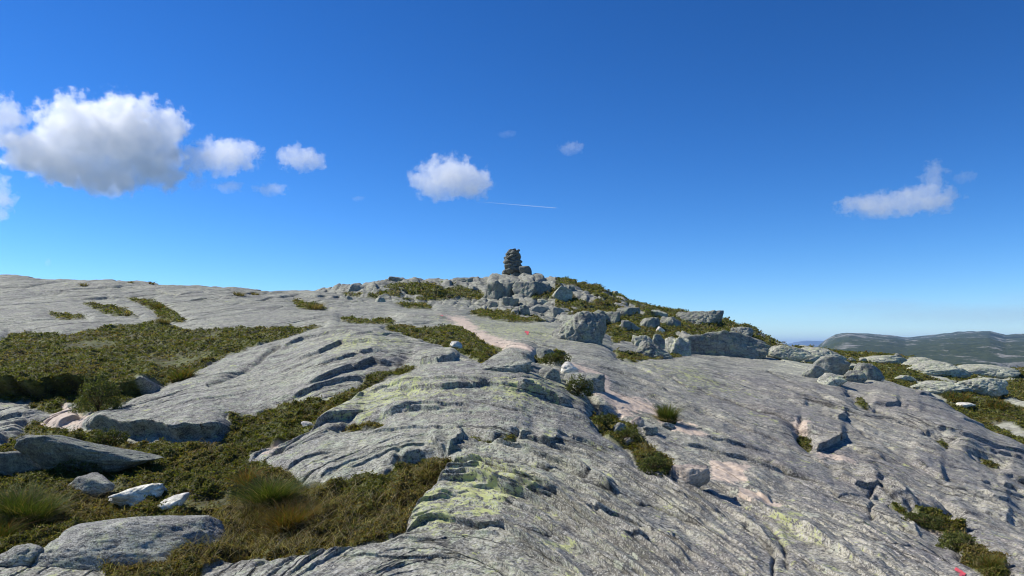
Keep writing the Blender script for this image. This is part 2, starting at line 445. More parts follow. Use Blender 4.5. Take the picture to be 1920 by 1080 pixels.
# ------------------------------------------------------------------ plant-covered patches
VEG = [
 # upper left meadow
 [(-10,660),(20,628),(120,632),(200,616),(300,602),(345,620),(420,619),(520,615),(608,613),(560,628),(500,645),(440,664),(395,685),(335,714),(285,738),(250,757),(205,782),(150,784),(140,758),(70,756),(-10,758)],
 # valley between the slabs and left foreground
 [(-10,855),(30,825),(60,800),(150,812),(200,824),(260,835),(340,837),(412,830),(440,806),(434,790),(480,772),(560,758),(605,757),(652,736),(704,706),(760,688),(785,692),(745,708),(700,724),(658,748),(624,778),(590,806),(520,840),(470,860),(500,878),(560,903),(640,912),(700,900),(750,868),(835,868),(852,888),(812,912),(780,950),(768,985),(755,1002),(700,1018),(640,1036),(560,1044),(480,1052),(420,1066),(380,1084),(380,1120),(215,1120),(190,1072),(100,1062),(-10,1058)],
 [(735,613),(800,618),(850,611),(878,624),(905,642),(945,655),(925,668),(905,684),(868,668),(822,652),(770,634),(722,620)],
 [(1010,662),(1055,664),(1062,686),(1030,690),(1000,682)],
 [(1108,770),(1150,785),(1200,828),(1250,868),(1256,897),(1212,882),(1160,842),(1120,806)],
 [(1648,948),(1720,968),(1772,972),(1800,1000),(1850,1042),(1892,1084),(1860,1110),(1800,1050),(1790,1030),(1745,1000)],
 [(1740,822),(1765,828),(1788,843),(1770,845)], [(1826,862),(1850,868),(1878,886),(1850,880)],
 [(1490,812),(1508,822),(1522,845),(1510,850),(1496,835)],
 [(1590,745),(1615,755),(1640,775),(1610,765)],
 [(60,752),(108,748),(118,768),(98,778),(58,768)],
 [(232,557),(290,566),(330,588),(352,606),(300,602),(282,582)], [(90,588),(150,592),(164,602),(110,602)],
 [(545,562),(600,572),(615,582),(560,580)], [(150,568),(235,578),(262,596),(200,592)],
 [(700,598),(740,602),(735,612),(690,608)], [(640,596),(690,600),(690,610),(640,606)],
 [(1150,660),(1200,664),(1225,674),(1190,682),(1160,676)], [(1200,668),(1275,662),(1290,668),(1230,676)],
 [(655,805),(715,795),(722,802),(680,812),(640,816)],
 [(865,822),(930,826),(975,820),(965,832),(900,834)],
 # summit hill
 [(640,548),(700,552),(725,533),(780,530),(850,532),(905,548),(885,562),(800,564),(730,562),(650,556)],
 [(870,545),(905,548),(912,566),(888,566)], [(878,590),(900,578),(950,582),(1000,592),(1030,602),(980,606),(920,600)],
 [(985,548),(1020,540),(1060,545),(1050,560),(1000,562)], [(735,568),(800,570),(812,582),(760,578)],
 [(1070,530),(1110,545),(1180,562),(1240,592),(1300,600),(1400,615),(1430,636),(1330,622),(1250,612),(1205,632),(1150,645),(1132,600),(1100,580),(1080,556)],
]
SOIL = [[(120,648),(180,642),(230,650),(180,662),(130,660)], [(270,680),(380,662),(400,672),(330,690),(280,694)], [(165,908),(215,900),(235,918),(200,940),(165,935)],
        [(60,1048),(150,1052),(215,1062),(120,1066)], [(900,640),(960,655),(1010,672),(980,676),(930,664)], [(320,938),(420,935),(430,958),(350,965)]]
PINK = [
 [(815,594),(870,596),(900,622),(960,648),(1030,672),(1100,698),(1140,720),(1150,748),(1215,768),(1275,800),(1335,835),(1290,835),(1215,795),(1160,792),(1128,765),(1095,735),(1070,700),(1000,676),(930,655),(880,632),(850,608)],
 [(1340,870),(1400,885),(1390,920),(1340,912),(1325,890)], [(1485,798),(1520,805),(1515,825),(1490,820)],
 [(1520,855),(1600,875),(1600,888),(1530,872)], [(120,760),(140,778),(200,792),(150,808),(80,805)], [(470,845),(560,822),(560,832),(500,858)], [(1380,930),(1470,960),(1450,975),(1380,950)],
 [(1700,975),(1765,985),(1800,1030),(1740,1005)], [(505,815),(560,800),(570,812),(500,838)],
]
YEL = [[(770,990),(790,935),(850,895),(930,875),(1010,900),(1000,950),(920,1000),(850,1010),(790,1012)], [(900,730),(1060,720),(1100,760),(960,770)],
       [(620,650),(760,640),(770,660),(640,680)], [(1180,690),(1300,700),(1420,750),(1300,735)], [(820,600),(1000,605),(1150,650),(900,640)],
       [(1440,965),(1490,975),(1510,1030),(1455,1040)], [(560,760),(760,720),(860,760),(600,810)]]

ru = np.arange(-40, 1964, 2.0); rv = np.arange(480, 1124, 2.0)
RU, RV = np.meshgrid(ru, rv)

def poly_sdf(poly, pad=70):
    P = np.array(poly, float)
    s = np.full(RU.shape, 1e3)
    j0 = max(0, int((P[:, 0].min() - pad - ru[0]) / 2)); j1 = min(len(ru), int((P[:, 0].max() + pad - ru[0]) / 2) + 1)
    i0 = max(0, int((P[:, 1].min() - pad - rv[0]) / 2)); i1 = min(len(rv), int((P[:, 1].max() + pad - rv[0]) / 2) + 1)
    x = RU[i0:i1, j0:j1]; y = RV[i0:i1, j0:j1]
    d = np.full(x.shape, 1e3); ins = np.zeros(x.shape, bool)
    for k in range(len(P)):
        a = P[k]; b = P[(k + 1) % len(P)]
        e = b - a; t = np.clip(((x - a[0]) * e[0] + (y - a[1]) * e[1]) / (e @ e), 0, 1)
        d = np.minimum(d, np.hypot(x - a[0] - t * e[0], y - a[1] - t * e[1]))
        if a[1] != b[1]:
            c = ((a[1] > y) != (b[1] > y)) & (x < (b[0] - a[0]) * (y - a[1]) / (b[1] - a[1]) + a[0])
            ins ^= c
    s[i0:i1, j0:j1] = np.where(ins, -d, d)
    return s

def union(polys):
    s = np.full(RU.shape, 1e3)
    for p in polys: s = np.minimum(s, poly_sdf(p))
    return np.clip(s, -60, 60)

def line_dist(pts):
    P = np.array(pts, float); d = np.full(RU.shape, 1e3)
    for k in range(len(P) - 1):
        a, b = P[k], P[k + 1]; e = b - a
        t = np.clip(((RU - a[0]) * e[0] + (RV - a[1]) * e[1]) / (e @ e), 0, 1)
        d = np.minimum(d, np.hypot(RU - a[0] - t * e[0], RV - a[1] - t * e[1]))
    return d

def samp(R, u, v):
    fi = np.clip((v - rv[0]) / 2, 0, len(rv) - 1.001); fj = np.clip((u - ru[0]) / 2, 0, len(ru) - 1.001)
    i = fi.astype(int); j = fj.astype(int); a = fi - i; b = fj - j
    return R[i, j] * (1 - a) * (1 - b) + R[i + 1, j] * a * (1 - b) + R[i, j + 1] * (1 - a) * b + R[i + 1, j + 1] * a * b

nearf = np.clip((VB - 480) / 450, .12, 1.3)
jx = fbm(X * 2.2, Y * 1.6, 3, 11) * 16 * nearf; jy = fbm(X * 2.2, Y * 1.6, 3, 12) * 11 * nearf
UJ, VJ = UM + jx, VB + jy
sv = samp(union(VEG), UJ, VJ)
# plants break up into tongues between the rocks of the summit hill and the low ground
hn = fbm(X * .32, Y * .26, 4, 41)
hn_all = 30 * (hn - .02)
sv = np.where(L_h & (UU > 1040), np.minimum(sv, np.where(hn > -.16, -20 * (hn + .16) * 6, 60)), sv)
sv = np.where(L_h & (VB < 600) & (hn < -.18), np.maximum(sv, 3 + 0 * hn), sv)
sv = np.where(L_l, -34 * (hn + .34), sv)
vegm = smooth((-sv + 1.5) / 3.5)
soilm = np.maximum(smooth((-samp(union(SOIL), UJ, VJ) + 6) / 12), smooth((fbm(X * .9, Y * .6, 4, 43) - .40) / .12) * .8 * (DD < 30))
pink = smooth((-samp(union(PINK), UJ, VJ) + 12) / 24)
yel = smooth((-samp(union(YEL), UJ, VJ) + 26) / 52)

# ------------------------------------------------------------------ strata: dome-shaped foliation, broken small ledges
g_u = .9 * (np.sqrt(1 + ((UU - 820) / 350) ** 2) - 1)
CC = np.clip(VB - 500, 20, 900) / (1 + g_u)
PSI = np.log(CC + 25)
ULEN = UU / 1385
warp = fbm(UU / 300, PSI * 2.2, 2, 51)
def ledges(N, lat, amp, seed, sharp=3.2, thr=.0):
    t = PSI * N + warp * N * .06 + perlin(UU / (lat * 1.4), PSI * N * .5, seed + 3) * .35
    k = np.floor(t); f = t - k
    A = np.clip(perlin(UU / lat + k * 7.37, k * .731 + .37, seed) - thr, 0, 1)
    rise = smooth((f) / .08)                  # soft foot just behind the riser edge
    foot = smooth((1 - f) / np.clip(1.9 * N / ((CC + 25) * (1 + g_u)), .01, .5))
    return amp * A * np.exp(-(1 - f) * sharp) * foot, A
ramp_near = np.clip((VB - 480) / 330, .10, 1.35)
l1, _ = ledges(10, 210, 15, 61, 3.4, .08)
l2, _ = ledges(24, 110, 7, 62, 4.0, .08)
l3, _ = ledges(58, 66, 3.0, 63, 4.0, .05)
l4, _ = ledges(110, 34, .8, 64, 3.0, -.05)
def creases(N, lat, w, dep, seed, thr):
    n = perlin(UU / lat, PSI * N, seed)
    m = smooth((fbm(UU / (lat * .9) + 9, PSI * N * .45, 2, seed + 9) - thr) / .25)
    return -dep * np.exp(-(n / w) ** 2) * m
cr = creases(11, 620, .028, 13, 65, -.05) + creases(20, 420, .03, 9, 68, .0) + creases(34, 260, .04, 2, 66, .15)
swell = fbm(UU / 210, PSI * 3.2, 4, 71) * 13 + fbm(UU / 60, PSI * 9, 4, 72) * 4.5
onrock = smooth(sv / 10)
mainf = np.where(L_h, .25, np.where(L_l, .25, 1.0))
sidef = 1 - .45 * smooth((UU - 1180) / 200); l1 = l1 * sidef; l2 = l2 * sidef
near_off = smooth((1000 - VB) / 130); l3 = l3 * near_off; l4 = l4 * near_off
LIFT = (l1 + l2 + l3 + l4 + cr + swell * (.62 - .35 * smooth((220 - UU) / 120))) * ramp_near * (0.25 + .75 * onrock) * mainf

# hand-placed shelves: (points left to right, height px, fade px upslope)
LEDGE = [
 ([(140,806),(205,816),(260,828),(340,830),(420,822),(470,800)], 31, 60),
 ([(-60,748),(30,752),(80,750),(140,748),(200,744),(240,735)], 40, 70),
 ([(195,750),(240,754),(275,744),(310,732)], 32, 50),
 ([(770,690),(820,694),(850,686),(866,672)], 15, 40),
 ([(560,742),(610,728),(650,712),(700,692),(780,690)], 13, 50),
 ([(640,652),(700,640),(760,644),(800,654)], 6, 30), ([(520,664),(570,648),(620,640),(680,641)], 8, 30),
 ([(540,690),(600,680),(640,660),(700,660),(740,668)], 9, 30), ([(580,706),(640,694),(700,680),(730,682)], 8, 30),
 ([(730,740),(790,744),(830,748),(880,742),(925,732)], 12, 40),
 ([(960,742),(1010,756),(1050,772),(1078,778)], 16, 34), ([(920,735),(960,742),(1000,748),(1030,762)], 7, 20),
 ([(500,836),(545,828),(600,812),(650,796),(690,782)], 17, 50),
 ([(660,830),(740,822),(830,818),(900,828)], 8, 30), ([(800,845),(840,866),(862,842),(880,834)], 14, 30),
 ([(880,836),(930,836),(965,830),(1000,826)], 14, 36), ([(1005,838),(1030,846),(1055,838)], 12, 24),
 ([(860,932),(930,936),(1000,948),(1055,954)], 10, 40), ([(1060,894),(1090,910),(1120,928),(1160,950)], 10, 30),
 ([(620,1050),(720,1056),(820,1060),(880,1066)], 7, 30),
 ([(1080,972),(1140,986),(1200,1006),(1250,1030)], 11, 40), ([(1230,912),(1300,940),(1360,972),(1420,1012),(1470,1060)], 10, 40),
 ([(1150,1020),(1230,1040),(1300,1075)], 9, 40), ([(1480,1010),(1540,1038),(1600,1075)], 9, 40),
 ([(1560,905),(1600,925),(1650,932)], 12, 40), ([(1500,842),(1530,858),(1560,848),(1590,832)], 16, 40),
 ([(1625,762),(1660,770),(1690,772)], 9, 26), ([(1540,790),(1570,800),(1592,790)], 8, 24),
 ([(1630,960),(1640,985),(1700,1010),(1730,1025)], 10, 40), ([(1700,880),(1740,905),(1775,925)], 12, 40),
 ([(1830,975),(1870,990),(1895,1000)], 9, 30), ([(1300,832),(1380,850),(1460,870)], 8, 30), ([(1250,840),(1330,862),(1420,888),(1500,910)], 9, 34),
 ([(720,594),(780,602),(850,606)], 8, 18), ([(560,560),(640,562),(700,566)], 4, 12), ([(880,640),(940,658),(1010,672)], 5, 20),
 ([(930,676),(990,684),(1060,704),(1090,730)], 12, 30), ([(1100,742),(1140,792),(1190,842),(1262,905)], 12, 60),
]
OVER = (l1 + l2 * .6) * ramp_near * onrock * mainf
GROOVE_SHADE = np.zeros_like(VB)      # shade of the open joints, painted dark into the rock colour
# many broken foliation cracks: low sharp steps that follow the strike of the strata
rc = random.Random(77)
for _ in range(330):
    u0 = rc.uniform(-500, 2400); v0 = 560 + 560 * rc.random() ** .8
    if -40 < u0 < 470 and v0 > 650: continue
    sc_ = min(1.0, max(.10, (v0 - 520) / 420))
    Ls = rc.uniform(50, 300) * (.35 + .65 * sc_) * rc.choice((.6, 1, 1.4)); hh = rc.uniform(3.5, 14) * sc_ * rc.choice((.6, 1, 1))
    if 430 < u0 < 1150: Ls *= 1.7; hh *= 1.3
    gg = lambda q: .9 * (math.sqrt(1 + ((q - 820) / 350) ** 2) - 1)
    Cv = max(20, v0 - 500) / (1 + gg(u0)); dip = rc.uniform(-.05, .05)
    pts = []
    for q in range(6):
        uq = u0 + Ls * q / 5
        pts.append((uq, 500 + Cv * (1 + gg(uq)) + dip * Ls * q / 5 + rc.uniform(-1, 1) * 2.2 * sc_))
    LEDGE.append((pts, hh, rc.uniform(14, 36) * (.3 + .7 * sc_)))
for pts, h, w in LEDGE:
    us_ = np.array([p[0] for p in pts], float); vs_ = np.array([p[1] for p in pts], float)
    c = np.where((uc > us_[0]) & (uc < us_[-1]))[0]
    if len(c) == 0: continue
    c0, c1 = c[0], c[-1] + 1
    uu = uc[c0:c1]
    ln = np.interp(uu, us_, vs_) + perlin(uu / 55, uu * 0 + h, 7) * h * .16 + perlin(uu / 17, uu * 0 + h, 8) * h * .035
    tap = np.minimum(1, np.minimum(uu - us_[0], us_[-1] - uu) / max(14, .22 * (us_[-1] - us_[0]))); tap = smooth(tap)
    dv = ln[None, :] - VB[:, c0:c1]
    up = np.where(dv > 0, np.exp(-np.clip(dv, 0, 1e4) / (w * .62)) * smooth(dv / 2.0), 0)
    q = h * tap * up * np.where(L_h[:, c0:c1] | L_l[:, c0:c1], .2, 1) * (.1 + .9 * onrock[:, c0:c1] if h < 29 else 1)
    LIFT[:, c0:c1] += q; OVER[:, c0:c1] += q * (1.5 if h > 25 else 1.0)
for (a_, b_, h_) in (((1180,700),(1560,840),7), ((1250,760),(1700,960),8), ((1120,840),(1500,1010),8), ((1330,700),(1760,860),6), ((1500,730),(1900,900),6),
                     ((1380,860),(1820,1075),9), ((1020,900),(1330,1010),8), ((900,1000),(1250,1075),9), ((1600,860),(1925,1000),7), ((700,760),(1000,790),6), ((520,640),(800,628),5), ((880,880),(1180,930),7)):
    n_ = 14; pts = [(a_[0] + (b_[0] - a_[0]) * q / n_, a_[1] + (b_[1] - a_[1]) * q / n_ + rc.uniform(-3, 3) - 10 * math.sin(math.pi * q / n_)) for q in range(n_ + 1)]
    u_ = np.array([p[0] for p in pts]); v_ = np.array([p[1] for p in pts])
    c = np.where((uc > u_[0]) & (uc < u_[-1]))[0]; uu = uc[c[0]:c[-1] + 1]
    gap = smooth((perlin(uu / 170, uu * 0 + h_ * 3.3 + a_[0], 5) + .22) / .16) * smooth(np.minimum(uu - u_[0], u_[-1] - uu) / 30)
    dv = np.interp(uu, u_, v_)[None, :] + perlin(uu / 60, uu * 0, 6) * 2.5 - VB[:, c[0]:c[-1] + 1]
    sf = np.clip((v_.mean() - 560) / 380, .35, 1.1)
    GROOVE_SHADE[:, c[0]:c[-1] + 1] = np.maximum(GROOVE_SHADE[:, c[0]:c[-1] + 1], gap * np.exp(-(dv / (1.5 * sf + .5)) ** 2))
    LIFT[:, c[0]:c[-1] + 1] -= h_ * .95 * sf * gap * np.exp(-(dv / (2.3 * sf + .6)) ** 2) * onrock[:, c[0]:c[-1] + 1]
    q = h_ * .40 * sf * gap * np.where(dv > 0, np.exp(-np.clip(dv, 0, 1e4) / 22) * smooth(dv / 2.0), 0) * onrock[:, c[0]:c[-1] + 1]
    LIFT[:, c[0]:c[-1] + 1] += q; OVER[:, c[0]:c[-1] + 1] += q * 1.2
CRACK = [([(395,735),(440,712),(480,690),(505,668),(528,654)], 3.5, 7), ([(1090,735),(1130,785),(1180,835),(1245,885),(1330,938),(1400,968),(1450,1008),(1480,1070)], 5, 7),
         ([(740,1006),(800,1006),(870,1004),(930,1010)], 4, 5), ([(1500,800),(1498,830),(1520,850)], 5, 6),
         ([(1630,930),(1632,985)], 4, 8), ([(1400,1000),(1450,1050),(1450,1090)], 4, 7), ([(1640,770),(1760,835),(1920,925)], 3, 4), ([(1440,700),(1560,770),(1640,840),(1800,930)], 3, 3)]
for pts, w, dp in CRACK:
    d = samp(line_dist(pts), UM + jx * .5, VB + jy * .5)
    LIFT -= dp * np.exp(-(d / w) ** 2); GROOVE_SHADE = np.maximum(GROOVE_SHADE, np.exp(-(d / (w * .6)) ** 2) * smooth((fbm(UU / 90, VB / 60, 2, 97) + .15) / .2))

ppm = PX
lip = np.minimum(.10 * ppm, 13) / ppm * (1 - np.exp(-np.clip(sv, 0, 60) / 9))
lump = (fbm(X * 1.6, Y * 1.5, 4, 81) * .12 + fbm(X * 5.5, Y * 5.0, 3, 82) * .075 + .03)
Zf = Z + LIFT / ppm + np.where(L_h | L_l, 0, 1) * lip + vegm * lump * np.clip(1 - soilm, .2, 1)
Zf = Zf + (1 - vegm) * (fbm(X * 9, Y * 7, 4, 91) * .012 + fbm(X * 28, Y * 22, 3, 92) * .004)
VF = HV - Zf / DD * F

YF = Y - .85 * OVER / ppm
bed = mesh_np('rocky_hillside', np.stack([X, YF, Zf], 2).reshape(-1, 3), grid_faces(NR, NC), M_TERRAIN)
tag(bed, kind='structure')
one = np.ones(NR * NC)
green_far = np.where(L_l, .8, np.where(UU > 1380, smooth((UU - 1380) / 160) * smooth((740 - VB) / 60) * .9, 0)) 
purple = smooth((UU - 1150) / 300) * smooth((VB - 680) / 60)
vcol(bed.data, 'masks', np.stack([np.maximum(vegm, soilm * (sv < 1)).ravel(), pink.ravel(), (yel * 1.0 + .34).ravel(), one], 1))
vcol(bed.data, 'tone', np.stack([smooth((1250 - UU) / 350).ravel(), purple.ravel(), green_far.ravel(), one], 1))
vcol(bed.data, 'joints', np.stack([GROOVE_SHADE.ravel() * .9] * 3 + [one], 1))
uvl = bed.data.uv_layers.new(name='strata')
li = np.empty(len(bed.data.loops), dtype=np.int32); bed.data.loops.foreach_get('vertex_index', li)
uvf = np.stack([ULEN.ravel(), (PSI + warp * .05 - LIFT / (CC + 25) / (1 + g_u)).ravel()], 1)[li]
uvl.data.foreach_set('uv', uvf.astype(np.float32).ravel())

# the ground behind and beside the viewer
apron = []
ax = np.linspace(-60, 60, 50); ay = np.linspace(-60, 2.4, 34)
AX, AY = np.meshgrid(ax, ay)
AZ = -1.75 + fbm(AX * .2, AY * .2, 3, 5) * .25 - .012 * np.abs(AX) - .02 * np.abs(AY - 2)
ap = mesh_np('ground', np.stack([AX, AY, AZ], 2).reshape(-1, 3), grid_faces(*AX.shape), M_GREY)
tag(ap, kind='structure')

rowmin = np.minimum.accumulate(VF, axis=0)
def locate(u, v):
    """world point of the hillside seen at that bearing and row"""
    j = int(np.argmin(np.abs(uc - u)))
    idx = np.where(VF[:, j] <= v)[0]
    i = idx[0] if len(idx) else int(np.argmin(VF[:, j]))
    return np.array([(u - 960) / F * D[i], D[i], Zf[i, j]])

def height_at(x, y):
    y = max(y, 2.3); u = x / y * F + 960
    j = np.interp(u, uc, np.arange(NC)); i = np.interp(math.log(y), lr, np.arange(NR))
    j0 = min(int(j), NC - 2); i0 = min(int(i), NR - 2); a = i - i0; b = j - j0
    return float(Zf[i0, j0] * (1 - a) * (1 - b) + Zf[i0 + 1, j0] * a * (1 - b) + Zf[i0, j0 + 1] * (1 - a) * b + Zf[i0 + 1, j0 + 1] * a * b)

# ------------------------------------------------------------------ distant land
M_DIST = None
def dist_mat(name, g1, g2, rk, sc):
    g = NT(name)
    tc = g.n('ShaderNodeTexCoord'); ob = g.mapping(tc.outputs['Object'], (1, .6, 2.0))
    n1 = g.noise(ob, sc * 1.6, 10, .76); n2 = g.noise(ob, sc * 6, 8, .75); n3 = g.noise(ob, sc * .22, 5, .65)
    c = g.mix(g.ramp(n2, [(.35, 0.0), (.65, 1.0)]), g1, g2)
    thr = g.math('ADD', g.math('MULTIPLY', n1, .7), g.math('MULTIPLY', n3, .5))
    c = g.mix(g.math('MULTIPLY', g.math('SUBTRACT', thr, .622), 16.0, True), c, g.mix(n2, tuple(v * .6 for v in rk), rk))
    b = g.n('ShaderNodeBsdfPrincipled'); b.inputs['Roughness'].default_value = .9; b.inputs['Specular IOR Level'].default_value = .1
    g.l(c, b.inputs['Base Color']); g.l(g.bump(n1, 1.0, 12), b.inputs['Normal']); g.l(b.outputs[0], g.out.inputs[0])
    return g.m

def far_land(name, crest, near, far, dip, mat, amp, nr=340, nc=620, extra=None):
    ug = np.linspace(crest[0][0], crest[-1][0], nc); t = np.linspace(0, 1, nr)[:, None]
    d = near * (far / near) ** t
    cv = np.interp(ug, [c[0] for c in crest], [c[1] for c in crest])[None, :]
    zc = (HV - cv) * far * .93 / F
    x = (ug[None, :] - 960) / F * d; y = np.broadcast_to(d, x.shape)
    s = np.interp(t, [0, .25, .6, .93, 1.0], dip)
    z0 = (HV - 700) * near / F
    z = z0 * (1 - s) + zc * s
    n = fbm(x / 420, y / 700, 6, 15) ; r = 1 - np.abs(fbm(x / 260, y / 420, 5, 17)) * 2
    z = z + (n * .9 + (r - .6) * .5) * amp * np.minimum(1, (1.05 - t) * 3) * (.35 + .65 * s)
    if extra is not None: z = extra(x, y, z, ug, t)
    o = mesh_np(name, np.stack([x, y, z], 2).reshape(-1, 3), grid_faces(nr, nc), mat)
    tag(o, kind='structure')
    return o

M_D1 = dist_mat('plateau', (.034, .050, .020), (.08, .095, .038), (.36, .35, .30), .016)
M_D2 = dist_mat('mountain', (.05, .065, .04), (.08, .09, .05), (.22, .22, .20), .004)
def cliffs(x, y, z, ug, t):
    # terraces: the plateau drops in a grey cliff at its near rim
    z = z + 0
    rim = smooth((t - .05) / .03)
    return np.where(t < .12, z * rim + (z - 90) * (1 - rim), z)
far_land('plateau', [(700,670),(1380,664),(1500,662),(1530,655),(1548,641),(1566,633),(1590,629),(1625,630),(1665,632),(1700,637),(1740,635),(1800,630),(1855,628),(1885,634),(1920,632),(2000,628),(2200,634),(2700,640)],
         820, 4200, [0, .36, .70, 1.0, .8], M_D1, 24, extra=cliffs)
far_land('mountain', [(900,660),(1440,652),(1470,647),(1490,641),(1512,638),(1545,639),(1600,642),(1640,638),(1660,632),(1680,638),(1720,645),(2300,645)],
         7000, 11000, [0, .2, .5, 1.0, .9], M_D2, 14, nr=90, nc=300)
vr = np.linspace(0, 2 * np.pi, 97)[:-1]; rr = np.array([150, 500, 1500, 5000, 16000.0])
vv = np.array([[r * math.cos(a), r * math.sin(a), -150 - min(r, 1500) * .03] for r in rr for a in vr])
ff = np.array([[k * 96 + i, k * 96 + (i + 1) % 96, (k + 1) * 96 + (i + 1) % 96, (k + 1) * 96 + i] for k in range(len(rr) - 1) for i in range(96)])
tag(mesh_np('valley', vv, ff, M_D1), kind='structure')

# ------------------------------------------------------------------ boulders
def ico(sub):
    import bmesh
    bm = bmesh.new(); bmesh.ops.create_icosphere(bm, subdivisions=sub, radius=1)
    v = np.array([p.co[:] for p in bm.verts]); f = np.array([[q.index for q in p.verts] for p in bm.faces]); bm.free()
    return v / np.linalg.norm(v, axis=1)[:, None], f
ICO = {k: ico(k) for k in (3, 4, 5, 6)}

def rock_shape(seed, size, prof=None, facets=13, rough=.09, sub=5, lean=0.0, soft=14, strat=0.0, wr=.11, leany=.10):
    r = np.random.default_rng(seed)
    d, f = ICO[sub]
    n = r.normal(size=(facets, 3)); n /= np.linalg.norm(n, axis=1)[:, None]
    n = np.vstack([n, [[1, 0, 0], [-1, 0, 0], [0, 1, 0], [0, -1, 0], [0, 0, 1]]])
    p = r.uniform(.68, 1.0, len(n)); p[-5:] = r.uniform(.86, 1.0, 5)
    q = np.clip(d @ n.T, 1e-3, None) / p                      # 1/r for each plane
    inv = (np.sum(q ** soft, 1)) ** (1 / soft)                # soft maximum gives worn edges
    v = d / inv[:, None]
    v = v * (1 + rough * fbm3(v * 2.1 + seed, 5, seed)[:, None] * 1.6 + rough * .35 * fbm3(v * 8 + seed, 3, seed + 5)[:, None])
    if wr:
        q3 = v * np.array([2.6, 2.6, 1.3]) + seed * 1.7
        n3 = fbm3(q3, 2, seed + 11); n4 = fbm3(q3 * 2.3, 2, seed + 12)
        v = v * (1 - wr * np.exp(-(n3 / .045) ** 2) - .5 * wr * np.exp(-(n4 / .06) ** 2))[:, None]
    if strat: v[:, 2] += strat * np.abs(np.sin(v[:, 2] * 9 + fbm3(v * 1.5, 2, seed) * 3)) * .1 * np.sign(v[:, 2])
    if prof is not None:
        m = np.interp(v[:, 0], [a for a, b in prof], [b for a, b in prof]); v[:, 2] *= m
    v[:, 0] += lean * v[:, 2]; v[:, 1] += leany * v[:, 2]
    return v * np.array(size), f

ROCKS = {}
def boulder(name, label, cat, u, vbot, wpx, hpx, mat, seed, depth=.9, rot=0.0, sink=.30, group=None, **kw):
    """u = centre bearing, vbot = row where its foot meets the ground"""
    p = locate(u, vbot)
    m = p[1] / F
    sx = wpx * m / 2 / .92; H = hpx * m
    sy = sx * depth
    sz = H / (2 - 2 * sink) / .9
    v, f = rock_shape(seed, (sx, sy, sz), **kw)
    v = v.copy()
    cz = v[:, 2].max()
    o = mesh_np(name, v, f, mat)
    o.location = (p[0], p[1] + sy * .55, height_at(p[0], p[1] + .05) + H - cz)
    o.rotation_euler = (0, 0, rot)
    tag(o, label, cat, group)
    ROCKS[label] = o
    return o

B = boulder
# left foreground
B('boulder', 'long dark lichen-covered boulder in the left foreground, highest near its left end', 'boulder', 152, 884, 272, 68, M_DARK, 11, .34, .05, .34, sub=6, soft=10, rough=.09, leany=-.85, wr=.03,
  prof=[(-1, .62), (-.62, 1.0), (-.3, .98), (.1, .72), (.35, .58), (.5, .52), (.75, .30), (1, .12)])
B('boulder', 'low dark rock leaning on the left end of the long dark boulder', 'boulder', 20, 892, 100, 46, M_DARK, 12, .6, .2, .35, sub=5, wr=.03, leany=-.5)
B('boulder', 'pale blue-grey stone with a shaded right end lying in the left foreground heather', 'boulder', 160, 926, 86, 38, M_GREY, 23, .7, .1, .3, sub=5, wr=.03, soft=24, prof=[(-1, 1), (0, 1), (.5, .75), (1, .4)])
B('stone', 'larger bright white quartz slab tilted in the left foreground heather', 'stone', 250, 951, 92, 34, M_WHITE, 31, .7, .12, .42, sub=5, lean=.5, rough=.14, prof=[(-1, .35), (-.2, .7), (.6, 1.1), (1, .9)])
B('stone', 'smaller white quartz wedge beside the bright white slab', 'stone', 322, 950, 46, 19, M_WHITE, 32, .7, .1, .42, sub=4, lean=.4, rough=.14, prof=[(-1, .4), (.5, 1.0), (1, .8)])
B('flat_rock', 'long flat grey rock slab lying in the dry heather at lower left', 'rock slab', 232, 1052, 346, 66, M_GREY, 41, .42, .10, .42, sub=6, rough=.08, soft=16, wr=.025,
  prof=[(-1, .5), (-.6, .8), (0, 1.0), (.6, .95), (1, .55)])
B('boulder', 'small rounded grey rock at the bottom left corner', 'boulder', 26, 1060, 96, 36, M_GREY, 42, .6, 0, .35, sub=5)
B('stone', 'little white stone at the left foot of the central slab', 'stone', 576, 800, 22, 11, M_WHITE, 53, .8, .6, .35, sub=4, rough=.16, soft=8)
B('stone', 'white stone sitting in the green patch behind the central slabs', 'stone', 853, 650, 26, 10, M_WHITE, 34, .7, .3, .42, sub=4, rough=.16)
# middle, beside the pink worn path
B('boulder', 'whitish angular stone propped on the grey boulder beside the pink path', 'boulder', 1068, 704, 34, 24, M_WHITE, 35, .8, .4, .15, sub=4, lean=-.3)
B('boulder', 'rounded grey boulder behind the dark bush by the pink path', 'boulder', 1098, 738, 84, 38, M_GREY, 36, .7, .1, .25, sub=5)
B('boulder', 'dark stone standing behind the bush at the top of the pink path', 'boulder', 1024, 670, 34, 18, M_DARK, 37, .8, .1, .2, sub=4)
B('boulder', 'small low grey block below the white angular stone', 'boulder', 1032, 712, 44, 22, M_GREY, 38, .8, .1, .3, sub=4)
B('boulder', 'low ledge-like grey rock left of the path bush', 'boulder', 945, 696, 100, 20, M_GREY, 39, .6, .15, .35, sub=5, prof=[(-1, .6), (0, .9), (1, 1)])
B('rock_chunk', 'flat-topped pinkish broken rock chunk in the crack of the right slab', 'rock chunk', 1292, 906, 76, 32, rock_mat('pink_rock', tone=(.42, .34, .29), lichen=.1, dark=.4, sc=3), 51, .6, -.25, .25, sub=5, facets=9, soft=24)
